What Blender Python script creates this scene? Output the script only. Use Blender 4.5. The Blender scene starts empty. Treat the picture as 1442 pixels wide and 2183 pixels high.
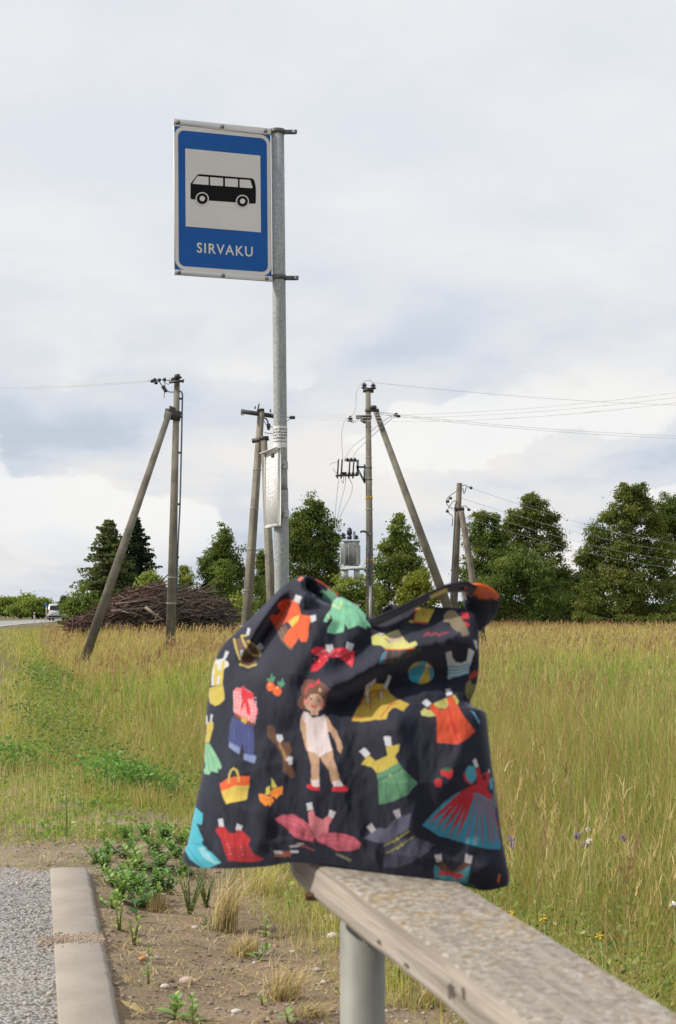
import bpy, math, random
import numpy as np
from mathutils import Vector, Matrix

# ------------------------------------------------------------------ camera, world, sun
S = bpy.context.scene
COL = S.collection
FPX = 3400.0                      # focal length in pixels of the 1442 x 2183 photograph
TH = math.atan(213.5 / FPX)       # upward pitch
CZ = 0.98                         # height of the lens over the road

cam_d = bpy.data.cameras.new('camera')
cam = bpy.data.objects.new('camera', cam_d); COL.objects.link(cam)
cam.location = (0, 0, CZ); cam.rotation_euler = (math.pi / 2 + TH, 0, 0)
cam_d.sensor_fit = 'VERTICAL'; cam_d.sensor_height = 22.3
cam_d.lens = 22.3 * FPX / 2183
cam_d.clip_start = 0.05; cam_d.clip_end = 6000
cam_d.dof.use_dof = True; cam_d.dof.focus_distance = 12.0; cam_d.dof.aperture_fstop = 9.0
S.camera = cam

SUN_EL = math.radians(37); SUN_DIR = Vector((-0.995, -0.07, 0)).normalized()
SUN_STRENGTH = 4.3
sun_d = bpy.data.lights.new('sun', 'SUN'); sun_d.energy = SUN_STRENGTH; sun_d.angle = math.radians(1.6)
sun_d.color = (1.0, 0.93, 0.82)
sun = bpy.data.objects.new('sun', sun_d); COL.objects.link(sun)
to_sun = Vector((SUN_DIR.x * math.cos(SUN_EL), SUN_DIR.y * math.cos(SUN_EL), math.sin(SUN_EL)))
sun.rotation_euler = to_sun.to_track_quat('Z', 'Y').to_euler(); sun.location = to_sun * 50

S.view_settings.view_transform = 'Standard'
try: S.view_settings.look = 'None'
except Exception: pass
S.view_settings.exposure = 0.08; S.view_settings.gamma = 1.0
S.view_settings.use_curve_mapping = False
S.render.engine = 'CYCLES'
S.cycles.max_bounces = 6; S.cycles.diffuse_bounces = 3; S.cycles.glossy_bounces = 2
S.cycles.transmission_bounces = 3; S.cycles.transparent_max_bounces = 4
S.cycles.use_denoising = True

def lin(c):
    out = []
    for v in c[:3]:
        v = v / 255.0
        out.append(v / 12.92 if v <= 0.04045 else ((v + 0.055) / 1.055) ** 2.4)
    return tuple(out)

class NT:
    """small helper around a node tree"""
    def __init__(s, tree): s.t = tree; s.t.nodes.clear()
    def n(s, kind, **kw):
        nd = s.t.nodes.new(kind)
        ins = kw.pop('ins', {})
        for k, v in kw.items(): setattr(nd, k, v)
        for k, v in ins.items():
            if isinstance(v, bpy.types.NodeSocket): s.t.links.new(v, nd.inputs[k])
            else: nd.inputs[k].default_value = v
        return nd
    def math(s, op, a, b=0.0, c=None, clamp=False):
        ins = {0: a, 1: b}
        if c is not None: ins[2] = c
        return s.n('ShaderNodeMath', operation=op, use_clamp=clamp, ins=ins).outputs[0]
    def mix(s, f, a, b, blend='MIX'):
        nd = s.n('ShaderNodeMix', data_type='RGBA', blend_type=blend)
        for k, v in ((0, f), (6, a), (7, b)):
            if isinstance(v, bpy.types.NodeSocket): s.t.links.new(v, nd.inputs[k])
            else: nd.inputs[k].default_value = (tuple(v) + (1,) if hasattr(v, '__len__') and len(v) == 3 else v)
        return nd.outputs[2]
    def ramp(s, f, lo, hi):
        nd = s.n('ShaderNodeMapRange', interpolation_type='SMOOTHSTEP', ins={0: f, 1: lo, 2: hi, 3: 0.0, 4: 1.0})
        return nd.outputs[0]
    def noise(s, vec, scale, detail=4.0, rough=0.55, dist=0.0):
        return s.n('ShaderNodeTexNoise', ins={'Vector': vec, 'Scale': scale, 'Detail': detail, 'Roughness': rough, 'Distortion': dist}).outputs[0]

world = bpy.data.worlds.new('World'); S.world = world; world.use_nodes = True
nt = NT(world.node_tree)
sky = nt.n('ShaderNodeTexSky', sky_type='NISHITA', sun_disc=False, sun_elevation=SUN_EL,
           sun_rotation=math.atan2(SUN_DIR.x, SUN_DIR.y) % (2 * math.pi), air_density=1.0, dust_density=1.5)
tc = nt.n('ShaderNodeTexCoord'); dirv = tc.outputs['Generated']
sp = nt.n('ShaderNodeSeparateXYZ', ins={0: dirv}); X, Y, Z = sp.outputs
zz = nt.math('ADD', nt.math('MAXIMUM', Z, 0.0), 0.30)
px_ = nt.math('DIVIDE', X, zz); py_ = nt.math('DIVIDE', Y, zz)
pv = nt.n('ShaderNodeCombineXYZ', ins={0: px_, 1: py_, 2: nt.math('MULTIPLY', Z, 1.5)}).outputs[0]
n1 = nt.noise(pv, 1.9, 7.0, 0.52, 0.25)
n2 = nt.noise(pv, 4.6, 8.0, 0.56, 0.3)
n3 = nt.noise(nt.n('ShaderNodeVectorMath', operation='MULTIPLY', ins={0: dirv, 1: (1, 1, 1.9)}).outputs[0], 9.0, 8.0, 0.55, 0.2)
f1 = nt.math('ADD', nt.math('MULTIPLY', n1, 0.55), nt.math('ADD', nt.math('MULTIPLY', n2, 0.25), nt.math('MULTIPLY', n3, 0.20)))
up = nt.ramp(Z, 0.04, 0.27)
# lower sky has stronger blotches than the pale top
white = nt.ramp(f1, 0.375, 0.60)
cl_lo = nt.mix(white, (0.545, 0.615, 0.725), (0.83, 0.81, 0.785))
cl_hi = nt.mix(white, (0.70, 0.74, 0.80), (0.80, 0.81, 0.825))
cl = nt.mix(up, cl_lo, cl_hi)
# puffy cumulus heads low over the right-hand trees
lowband = nt.math('MULTIPLY', nt.ramp(Z, 0.02, 0.06), nt.math('SUBTRACT', 1.0, nt.ramp(Z, 0.12, 0.165)))
vor = nt.n('ShaderNodeTexNoise', ins={'Vector': nt.n('ShaderNodeVectorMath', operation='MULTIPLY', ins={0: dirv, 1: (1, 1, 1.5)}).outputs[0],
           'Scale': 7.0, 'Detail': 9.0, 'Roughness': 0.5, 'Distortion': 0.1}).outputs[0]
def gauss(x0, sx, z0, sz):
    ax = nt.math('POWER', nt.math('DIVIDE', nt.math('SUBTRACT', nt.math('DIVIDE', X, nt.math('MAXIMUM', Y, 0.05)), x0), sx), 2.0)
    az = nt.math('POWER', nt.math('DIVIDE', nt.math('SUBTRACT', Z, z0), sz), 2.0)
    return nt.math('EXPONENT', nt.math('MULTIPLY', nt.math('ADD', ax, az), -1.0))
bias = nt.math('ADD', nt.math('MULTIPLY', gauss(0.095, 0.055, 0.112, 0.028), 0.15), nt.math('MULTIPLY', gauss(-0.19, 0.05, 0.05, 0.02), 0.02))
vor = nt.math('ADD', vor, bias)
puff = nt.math('MULTIPLY', nt.math('MULTIPLY', nt.ramp(vor, 0.545, 0.575), lowband), 0.75)
cl = nt.mix(puff, cl, (0.90, 0.895, 0.885))
cl10 = nt.mix(1.0, cl, (10.0, 10.0, 10.0, 1), 'MULTIPLY')
open_ = nt.math('MULTIPLY', nt.math('SUBTRACT', 1.0, nt.ramp(f1, 0.36, 0.46)), nt.math('MULTIPLY', nt.math('SUBTRACT', 1.0, up), 0.35))
fin = nt.mix(open_, cl10, sky.outputs[0])
bg = nt.n('ShaderNodeBackground', ins={'Color': fin, 'Strength': 0.1})
out = nt.n('ShaderNodeOutputWorld', ins={'Surface': bg.outputs[0]})

# ------------------------------------------------------------------ helpers
rng = np.random.default_rng(7)
def W(px, py, d):
    """world point seen at photo pixel (px, py), y metres ahead"""
    a = (np.asarray(px, float) - 721) / FPX; b = (1091.5 - np.asarray(py, float)) / FPX
    yy = math.cos(TH) - b * math.sin(TH); zz_ = math.sin(TH) + b * math.cos(TH)
    k = d / yy
    return np.stack([a * k, np.broadcast_to(d, np.shape(k)) + 0 * k, CZ + zz_ * k], -1)
def G(px, py, z=0.0):
    """world point on the plane of height z seen at pixel"""
    b = (1091.5 - py) / FPX
    yy = math.cos(TH) - b * math.sin(TH); zz_ = math.sin(TH) + b * math.cos(TH)
    d = (z - CZ) / zz_ * yy
    return W(px, py, d)

def vnoise(x, y, s, seed=0):
    x = np.asarray(x, float) * s; y = np.asarray(y, float) * s
    xi = np.floor(x).astype(np.int64); yi = np.floor(y).astype(np.int64)
    fx = x - xi; fy = y - yi; fx = fx * fx * (3 - 2 * fx); fy = fy * fy * (3 - 2 * fy)
    def h(a, b):
        v = (a * 374761393 + b * 668265263 + seed * 974711) & 0x7fffffff
        v = ((v ^ (v >> 13)) * 1274126177) & 0x7fffffff
        return ((v ^ (v >> 16)) & 0xffff) / 65535.0
    return (h(xi, yi) * (1 - fx) + h(xi + 1, yi) * fx) * (1 - fy) + (h(xi, yi + 1) * (1 - fx) + h(xi + 1, yi + 1) * fx) * fy
def fbm(x, y, s, seed=0, o=4):
    a = 0; w = 0.5; t = 0
    for i in range(o):
        a = a + w * vnoise(x, y, s * 2 ** i, seed + i * 17); t += w; w *= 0.5
    return a / t
def sstep(a, b, x): 
    t = np.clip((x - a) / (b - a), 0, 1); return t * t * (3 - 2 * t)

class MB:
    """collects geometry that becomes ONE mesh object"""
    def __init__(s): s.v = []; s.f = []; s.c = []; s.n = 0; s.hasc = False; s.cut = []
    def add(s, v, faces, col=None):
        v = np.asarray(v, float).reshape(-1, 3)
        faces = [np.asarray(faces)] if isinstance(faces, np.ndarray) else faces
        s.cut.append((len(s.v), len(s.f), s.n))
        for f in faces:
            f = np.asarray(f)
            s.f.append(f + s.n)
        s.v.append(v)
        if col is None: col = np.ones((len(v), 3)) * 0.5
        else: s.hasc = True
        col = np.broadcast_to(np.asarray(col, float), (len(v), 3)); s.c.append(col)
        s.n += len(v); return s
    def grid(s, P, col=None, flip=False, closed_u=False):
        """P: (nu, nv, 3)"""
        nu, nv = P.shape[:2]
        I = np.arange(nu * nv).reshape(nu, nv)
        if closed_u: I = np.vstack([I, I[:1]])
        q = np.stack([I[:-1, :-1], I[1:, :-1], I[1:, 1:], I[:-1, 1:]], -1).reshape(-1, 4)
        if flip: q = q[:, ::-1]
        return s.add(P.reshape(-1, 3), q, None if col is None else np.asarray(col).reshape(-1, 3) if np.ndim(col) > 1 else col)
    def box(s, c, size, R=None, col=None, bev=0.0):
        hx, hy, hz = np.asarray(size) / 2.0
        b = min(bev, hx * .45, hy * .45, hz * .45)
        if b <= 0:
            v = np.array([(x, y, z) for x in (-hx, hx) for y in (-hy, hy) for z in (-hz, hz)])
            f = np.array([(0, 1, 3, 2), (4, 6, 7, 5), (0, 4, 5, 1), (2, 3, 7, 6), (0, 2, 6, 4), (1, 5, 7, 3)])
            fs = [f]
        else:
            vs = []; idx = {}
            for sx in (-1, 1):
                for sy in (-1, 1):
                    for sz in (-1, 1):
                        for a in range(3):
                            p = [sx * (hx - b), sy * (hy - b), sz * (hz - b)]
                            p[a] = (sx * hx, sy * hy, sz * hz)[a]
                            idx[(sx, sy, sz, a)] = len(vs); vs.append(p)
            v = np.array(vs); q = []; tr = []
            for a in range(3):
                o = [k for k in range(3) if k != a]
                for sg in (-1, 1):
                    def key(u, w):
                        t = [0, 0, 0]; t[a] = sg; t[o[0]] = u; t[o[1]] = w; return idx[(t[0], t[1], t[2], a)]
                    q.append([key(-1, -1), key(1, -1), key(1, 1), key(-1, 1)])
                for u in (-1, 1):
                    for w in (-1, 1):
                        e = []
                        for sg in (-1, 1):
                            t = [0, 0, 0]; t[a] = sg; t[o[0]] = u; t[o[1]] = w
                            e.append((idx[(*t, o[0])], idx[(*t, o[1])]))
                        q.append([e[0][0], e[1][0], e[1][1], e[0][1]])
            for sx in (-1, 1):
                for sy in (-1, 1):
                    for sz in (-1, 1): tr.append([idx[(sx, sy, sz, a)] for a in range(3)])
            fs = [np.array(q), np.array(tr)]
        if R is not None: v = v @ np.asarray(R).T
        return s.add(v + np.asarray(c), fs, col)
    def bar(s, p0, p1, w, h, w1=None, h1=None, up=(0, 0, 1), twist=0.0, col=None, bev=0.0):
        """tapered rectangular bar from p0 to p1 (w along side, h along up)"""
        p0 = np.asarray(p0, float); p1 = np.asarray(p1, float); d = p1 - p0; L = np.linalg.norm(d); d = d / L
        up = np.asarray(up, float); sd = np.cross(d, up)
        if np.linalg.norm(sd) < 1e-4: sd = np.cross(d, (0, 1, 0))
        sd /= np.linalg.norm(sd); u = np.cross(sd, d)
        c, sn = math.cos(twist), math.sin(twist); sd, u = sd * c + u * sn, u * c - sd * sn
        w1 = w if w1 is None else w1; h1 = h if h1 is None else h1
        def ring(p, w, h):
            b = min(bev, w * .4, h * .4); a, e = w / 2, h / 2
            if b <= 0: pts = [(-a, -e), (a, -e), (a, e), (-a, e)]
            else: pts = [(-a + b, -e), (a - b, -e), (a, -e + b), (a, e - b), (a - b, e), (-a + b, e), (-a, e - b), (-a, -e + b)]
            return [p + sd * x + u * y for x, y in pts]
        r0 = ring(p0, w, h); r1 = ring(p1, w1, h1); n = len(r0)
        f = [(i, (i + 1) % n, n + (i + 1) % n, n + i) for i in range(n)]
        caps = np.array([list(range(n))[::-1], list(range(n, 2 * n))])
        return s.add(r0 + r1, [np.array(f), caps], col)
    def tube(s, pts, r, n=8, col=None, cap=True):
        pts = np.asarray(pts, float); m = len(pts); r = np.broadcast_to(np.asarray(r, float), (m,))
        T = np.gradient(pts, axis=0); T /= np.linalg.norm(T, axis=1)[:, None] + 1e-12
        ref = np.array((0.0, 0, 1)) if abs(T[0][2]) < 0.9 else np.array((0.0, 1, 0))
        N = np.cross(T[0], ref); N /= np.linalg.norm(N); rings = []
        for i in range(m):
            N = N - T[i] * N.dot(T[i]); N /= np.linalg.norm(N) + 1e-12; B = np.cross(T[i], N)
            a = np.arange(n) * 2 * math.pi / n
            rings.append(pts[i] + r[i] * (np.cos(a)[:, None] * N + np.sin(a)[:, None] * B))
        P = np.array(rings); I = np.arange(m * n).reshape(m, n); J = np.roll(I, -1, 1)
        f = np.stack([I[:-1], J[:-1], J[1:], I[1:]], -1).reshape(-1, 4); fs = [f]
        if cap: fs.append(np.array([I[0][::-1], I[-1]]))
        return s.add(P.reshape(-1, 3), fs, col)
    def lathe(s, base, prof, n=12, axis=(0, 0, 1), col=None):
        ax = np.asarray(axis, float); ax /= np.linalg.norm(ax); pts = [np.asarray(base) + ax * h for h, _ in prof]
        return s.tube(pts, [max(r, 1e-4) for _, r in prof], n, col) if len(prof) > 1 else s
    def split(s, name, mat, parent):
        """every added shape becomes an object of its own"""
        cut = s.cut + [(len(s.v), len(s.f), s.n)]
        for (v0, f0, n0), (v1, f1, _) in zip(cut[:-1], cut[1:]):
            m = MB(); m.v = s.v[v0:v1]; m.c = s.c[v0:v1]; m.f = [f - n0 for f in s.f[f0:f1]]; m.hasc = s.hasc; m.n = sum(len(v) for v in m.v)
            m.build(name, mat, parent)
    def build(s, name, mat, parent=None, smooth=False, origin=None):
        V = np.concatenate(s.v) if s.v else np.zeros((0, 3))
        if parent is not None: o = np.array(parent_origin[parent.name])
        elif origin is not None: o = np.asarray(origin, float)
        else: o = np.zeros(3)
        me = bpy.data.meshes.new(name)
        me.vertices.add(len(V)); me.vertices.foreach_set('co', (V - o).astype(np.float32).ravel())
        lv = np.concatenate([f.ravel() for f in s.f]); lt = np.concatenate([np.full(len(f), f.shape[1]) for f in s.f])
        ls = np.concatenate([[0], np.cumsum(lt)[:-1]])
        me.loops.add(len(lv)); me.loops.foreach_set('vertex_index', lv.astype(np.int32))
        me.polygons.add(len(lt)); me.polygons.foreach_set('loop_start', ls.astype(np.int32))
        try: me.polygons.foreach_set('loop_total', lt.astype(np.int32))
        except Exception: pass
        if smooth: me.polygons.foreach_set('use_smooth', np.ones(len(lt), bool))
        me.update(calc_edges=True)
        if s.hasc:
            at = me.color_attributes.new('Col', 'FLOAT_COLOR', 'POINT')
            C = np.concatenate(s.c); C4 = np.concatenate([C, np.ones((len(C), 1))], 1)
            at.data.foreach_set('color', C4.astype(np.float32).ravel())
        me.materials.append(mat)
        ob = bpy.data.objects.new(name, me); COL.objects.link(ob); ob.location = Vector(o) if parent is None else (0, 0, 0)
        if parent is not None: ob.parent = parent; parent_origin[ob.name] = tuple(o)
        else: parent_origin[ob.name] = tuple(o)
        return ob
parent_origin = {}

def tag(o, label=None, cat=None, group=None, kind=None):
    if label: o['label'] = label
    if cat: o['category'] = cat
    if group: o['group'] = group
    if kind: o['kind'] = kind
    return o
def thing(name, loc, label, cat, group=None):
    e = bpy.data.objects.new(name, None); COL.objects.link(e); e.location = tuple(float(c) for c in loc)
    e.empty_display_size = 0.1; parent_origin[e.name] = tuple(float(c) for c in loc)
    return tag(e, label, cat, group)

# ------------------------------------------------------------------ materials
def new_mat(name):
    m = bpy.data.materials.new(name); m.use_nodes = True; return m, NT(m.node_tree)
def simple(name, c, rough=0.7, var=0.15, scale=8.0, bump=0.0, metal=0.0, c2=None, detail=5.0, bscale=None, spec=0.5):
    """principled surface with noise in colour and relief"""
    m, n = new_mat(name)
    co = n.n('ShaderNodeTexCoord').outputs['Object']
    f = n.noise(co, scale, detail, 0.6)
    c2 = c2 or tuple(v * (1 - var) for v in c); c1 = tuple(min(1, v * (1 + var)) for v in c)
    colr = n.mix(n.ramp(f, 0.35, 0.65), c1, c2)
    p = n.n('ShaderNodeBsdfPrincipled', ins={'Base Color': colr, 'Roughness': rough, 'Metallic': metal, 'Specular IOR Level': spec})
    if bump:
        b = n.n('ShaderNodeBump', ins={'Strength': bump, 'Distance': 0.01, 'Height': n.noise(co, bscale or scale * 4, 6.0, 0.6)})
        n.t.links.new(b.outputs[0], p.inputs['Normal'])
    n.n('ShaderNodeOutputMaterial', ins={0: p.outputs[0]}); return m
def leafmat(name, transl=0.35, rough=0.6, gloss=0.03):
    """leaf or blade: colour from the mesh, part of the light comes through"""
    m, n = new_mat(name)
    c = n.n('ShaderNodeVertexColor', layer_name='Col').outputs[0]
    d = n.n('ShaderNodeBsdfDiffuse', ins={'Color': c})
    t = n.n('ShaderNodeBsdfTranslucent', ins={'Color': n.mix(1.0, c, (1.15, 1.2, 0.7), 'MULTIPLY')})
    g = n.n('ShaderNodeBsdfGlossy', ins={'Color': (1, 1, 1, 1), 'Roughness': 0.45})
    mx = n.n('ShaderNodeMixShader', ins={0: transl, 1: d.outputs[0], 2: t.outputs[0]})
    mx2 = n.n('ShaderNodeMixShader', ins={0: gloss, 1: mx.outputs[0], 2: g.outputs[0]})
    n.n('ShaderNodeOutputMaterial', ins={0: mx2.outputs[0]}); return m

M_leaf = leafmat('tree_leaves', 0.38, gloss=0.008)
M_grass = leafmat('grass_blades', 0.42, gloss=0.02)
M_weed = leafmat('weed_leaves', 0.30, gloss=0.05)
M_bark = simple('bark', (0.09, 0.07, 0.05), 0.9, 0.4, 6, 0.4)
M_concrete = simple('pole_concrete', (0.182, 0.165, 0.133), 0.9, 0.25, 2.5, 0.3, bscale=40)
M_wood_pole = simple('pole_wood', (0.135, 0.115, 0.088), 0.9, 0.3, 3, 0.3)
M_darkmetal = simple('dark_iron', (0.045, 0.042, 0.04), 0.6, 0.3, 10)
M_glass_ins = simple('insulator', (0.03, 0.035, 0.04), 0.3, 0.2, 5)
M_wire = simple('wire', (0.50, 0.50, 0.51), 0.5, 0.1, 3)
M_wire_dark = simple('cable', (0.06, 0.07, 0.08), 0.6, 0.1, 3)
M_conduit = simple('conduit', (0.12, 0.17, 0.22), 0.6, 0.2, 3)
M_band_white = simple('band_white', (0.38, 0.36, 0.33), 0.8, 0.3, 12)
M_band_yellow = simple('band_yellow', (0.65, 0.36, 0.02), 0.7, 0.15, 12)
M_trafo = simple('transformer_paint', (0.42, 0.43, 0.43), 0.55, 0.12, 4, metal=0.0)
M_galv2 = simple('light_steel', (0.42, 0.42, 0.41), 0.6, 0.15, 10, metal=0.0)
M_paintwhite = simple('white_paint', (0.66, 0.645, 0.625), 0.5, 0.04, 6)
M_sheetwhite = simple('sign_sheet_white', (0.64, 0.615, 0.59), 0.45, 0.03, 4)
M_blue = simple('sign_sheet_blue', (0.004, 0.088, 0.34), 0.5, 0.05, 4, spec=0.25)
M_black = simple('sign_black', (0.004, 0.004, 0.004), 0.6, 0.05, 4, spec=0.15)
M_paper = simple('paper', (0.66, 0.66, 0.655), 0.8, 0.02, 6, spec=0.1)
M_ink = simple('ink', (0.02, 0.02, 0.03), 0.6, 0.05, 6)
M_inkgrey = simple('grey_ink', (0.30, 0.31, 0.34), 0.6, 0.05, 6)
M_clampdark = simple('clamp_zinc_dark', (0.10, 0.10, 0.10), 0.5, 0.25, 20, metal=0.4)
M_bolt = simple('bolt_zinc', (0.22, 0.21, 0.20), 0.4, 0.2, 60, metal=0.6)

def galvanised():
    m, n = new_mat('galvanised_steel')
    co = n.n('ShaderNodeTexCoord').outputs['Object']
    v = n.n('ShaderNodeTexVoronoi', ins={'Vector': co, 'Scale': 110.0}).outputs['Color']
    bw = n.n('ShaderNodeSeparateColor', ins={0: v}).outputs[0]
    st = n.n('ShaderNodeMapping', ins={'Vector': co, 'Scale': (14.0, 14.0, 1.3)}).outputs[0]
    f = n.math('ADD', n.math('MULTIPLY', bw, 0.35), n.math('MULTIPLY', n.noise(st, 5.0, 8.0), 0.65))
    c = n.mix(n.ramp(f, 0.30, 0.72), (0.235, 0.25, 0.258), (0.35, 0.362, 0.362))
    p = n.n('ShaderNodeBsdfPrincipled', ins={'Base Color': c, 'Roughness': 0.55, 'Metallic': 0.2})
    b = n.n('ShaderNodeBump', ins={'Strength': 0.15, 'Distance': 0.002, 'Height': n.noise(co, 180.0, 4.0)})
    n.t.links.new(b.outputs[0], p.inputs['Normal'])
    n.n('ShaderNodeOutputMaterial', ins={0: p.outputs[0]}); return m
M_galv = galvanised()

def asphalt_mat():
    m, n = new_mat('chip_asphalt')
    co = n.n('ShaderNodeTexCoord').outputs['Object']
    v = n.n('ShaderNodeTexVoronoi', ins={'Vector': co, 'Scale': 105.0, 'Randomness': 1.0})
    v2 = n.n('ShaderNodeTexVoronoi', ins={'Vector': co, 'Scale': 190.0})
    g = n.n('ShaderNodeSeparateColor', ins={0: v.outputs['Color']}).outputs[0]
    g2 = n.n('ShaderNodeSeparateColor', ins={0: v2.outputs['Color']}).outputs[1]
    c = n.mix(g, (0.21, 0.205, 0.20), (0.50, 0.48, 0.46))
    c = n.mix(n.math('MULTIPLY', g2, 0.5), c, (0.33, 0.30, 0.27))
    c = n.mix(n.ramp(v.outputs['Distance'], 0.42, 0.70), c, (0.10, 0.095, 0.09))
    big = n.noise(co, 1.3, 5.0)
    c = n.mix(n.math('MULTIPLY', n.ramp(big, 0.45, 0.7), 0.35), c, (0.40, 0.34, 0.27))
    p = n.n('ShaderNodeBsdfPrincipled', ins={'Base Color': c, 'Roughness': 0.85})
    h = n.math('SUBTRACT', n.math('MULTIPLY', g, 0.5), v.outputs['Distance'])
    b = n.n('ShaderNodeBump', ins={'Strength': 0.9, 'Distance': 0.006, 'Height': h})
    n.t.links.new(b.outputs[0], p.inputs['Normal'])
    n.n('ShaderNodeOutputMaterial', ins={0: p.outputs[0]}); return m
M_asphalt = asphalt_mat()
M_road = simple('road_asphalt', (0.27, 0.27, 0.27), 0.85, 0.12, 0.6)
M_mark = simple('road_marking', (0.62, 0.62, 0.60), 0.7, 0.1, 2)

def kerb_mat():
    m, n = new_mat('kerb_concrete')
    co = n.n('ShaderNodeTexCoord').outputs['Object']
    f = n.noise(co, 5.0, 8.0, 0.65); f2 = n.noise(co, 60.0, 4.0, 0.6)
    c = n.mix(n.ramp(f, 0.3, 0.7), (0.265, 0.228, 0.192), (0.330, 0.288, 0.246))
    c = n.mix(n.math('MULTIPLY', n.ramp(f2, 0.60, 0.72), 0.5), c, (0.20, 0.165, 0.135))
    v = n.n('ShaderNodeTexVoronoi', ins={'Vector': co, 'Scale': 90.0})
    c = n.mix(n.math('MULTIPLY', n.math('SUBTRACT', 1.0, n.ramp(v.outputs['Distance'], 0.10, 0.16)), 0.5), c, (0.40, 0.36, 0.32))
    p = n.n('ShaderNodeBsdfPrincipled', ins={'Base Color': c, 'Roughness': 0.9})
    b = n.n('ShaderNodeBump', ins={'Strength': 0.35, 'Distance': 0.004, 'Height': n.noise(co, 130.0, 6.0, 0.7)})
    n.t.links.new(b.outputs[0], p.inputs['Normal'])
    n.n('ShaderNodeOutputMaterial', ins={0: p.outputs[0]}); return m
M_kerb = kerb_mat()

def ground_mat():
    """mesh colour: R = turf under tall grass, G = pale gravel, B = mossy"""
    m, n = new_mat('verge_ground')
    co = n.n('ShaderNodeTexCoord').outputs['Object']
    z = n.n('ShaderNodeSeparateColor', ins={0: n.n('ShaderNodeVertexColor', layer_name='Col').outputs[0]}).outputs
    a = n.noise(co, 3.0, 8.0, 0.6); b_ = n.noise(co, 22.0, 6.0, 0.65); c_ = n.noise(co, 120.0, 3.0, 0.6)
    dirt = n.mix(n.ramp(a, 0.35, 0.65), (0.375, 0.255, 0.165), (0.245, 0.170, 0.112))
    dirt = n.mix(n.ramp(b_, 0.40, 0.68), dirt, (0.33, 0.245, 0.165))
    dirt = n.mix(n.math('MULTIPLY', n.ramp(c_, 0.5, 0.7), 0.6), dirt, (0.13, 0.095, 0.07))
    v = n.n('ShaderNodeTexVoronoi', ins={'Vector': co, 'Scale': 75.0})
    vc = n.n('ShaderNodeSeparateColor', ins={0: v.outputs['Color']}).outputs
    stone = n.math('MULTIPLY', n.ramp(vc[0], 0.62, 0.66), n.math('SUBTRACT', 1.0, n.ramp(v.outputs['Distance'], 0.30, 0.42)))
    grav = n.mix(vc[1], (0.30, 0.27, 0.24), (0.52, 0.48, 0.43))
    dirt = n.mix(n.math('MULTIPLY', stone, n.math('ADD', 0.25, n.math('MULTIPLY', z[1], 0.7))), dirt, grav)
    dirt = n.mix(n.math('MULTIPLY', z[1], 0.55), dirt, (0.36, 0.30, 0.24))
    mossf = n.math('MULTIPLY', z[2], n.ramp(n.noise(co, 7.0, 6.0, 0.65), 0.45, 0.62))
    dirt = n.mix(mossf, dirt, n.mix(b_, (0.10, 0.12, 0.035), (0.20, 0.18, 0.07)))
    turf = n.mix(n.ramp(b_, 0.35, 0.65), (0.10, 0.095, 0.035), (0.17, 0.14, 0.06))
    colr = n.mix(z[0], dirt, turf)
    p = n.n('ShaderNodeBsdfPrincipled', ins={'Base Color': colr, 'Roughness': 0.95})
    h = n.math('ADD', n.math('MULTIPLY', n.noise(co, 45.0, 8.0, 0.7), 1.0), n.math('MULTIPLY', stone, 0.25))
    b = n.n('ShaderNodeBump', ins={'Strength': 1.0, 'Distance': 0.022, 'Height': h})
    n.t.links.new(b.outputs[0], p.inputs['Normal'])
    n.n('ShaderNodeOutputMaterial', ins={0: p.outputs[0]}); return m
M_ground = ground_mat()

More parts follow.
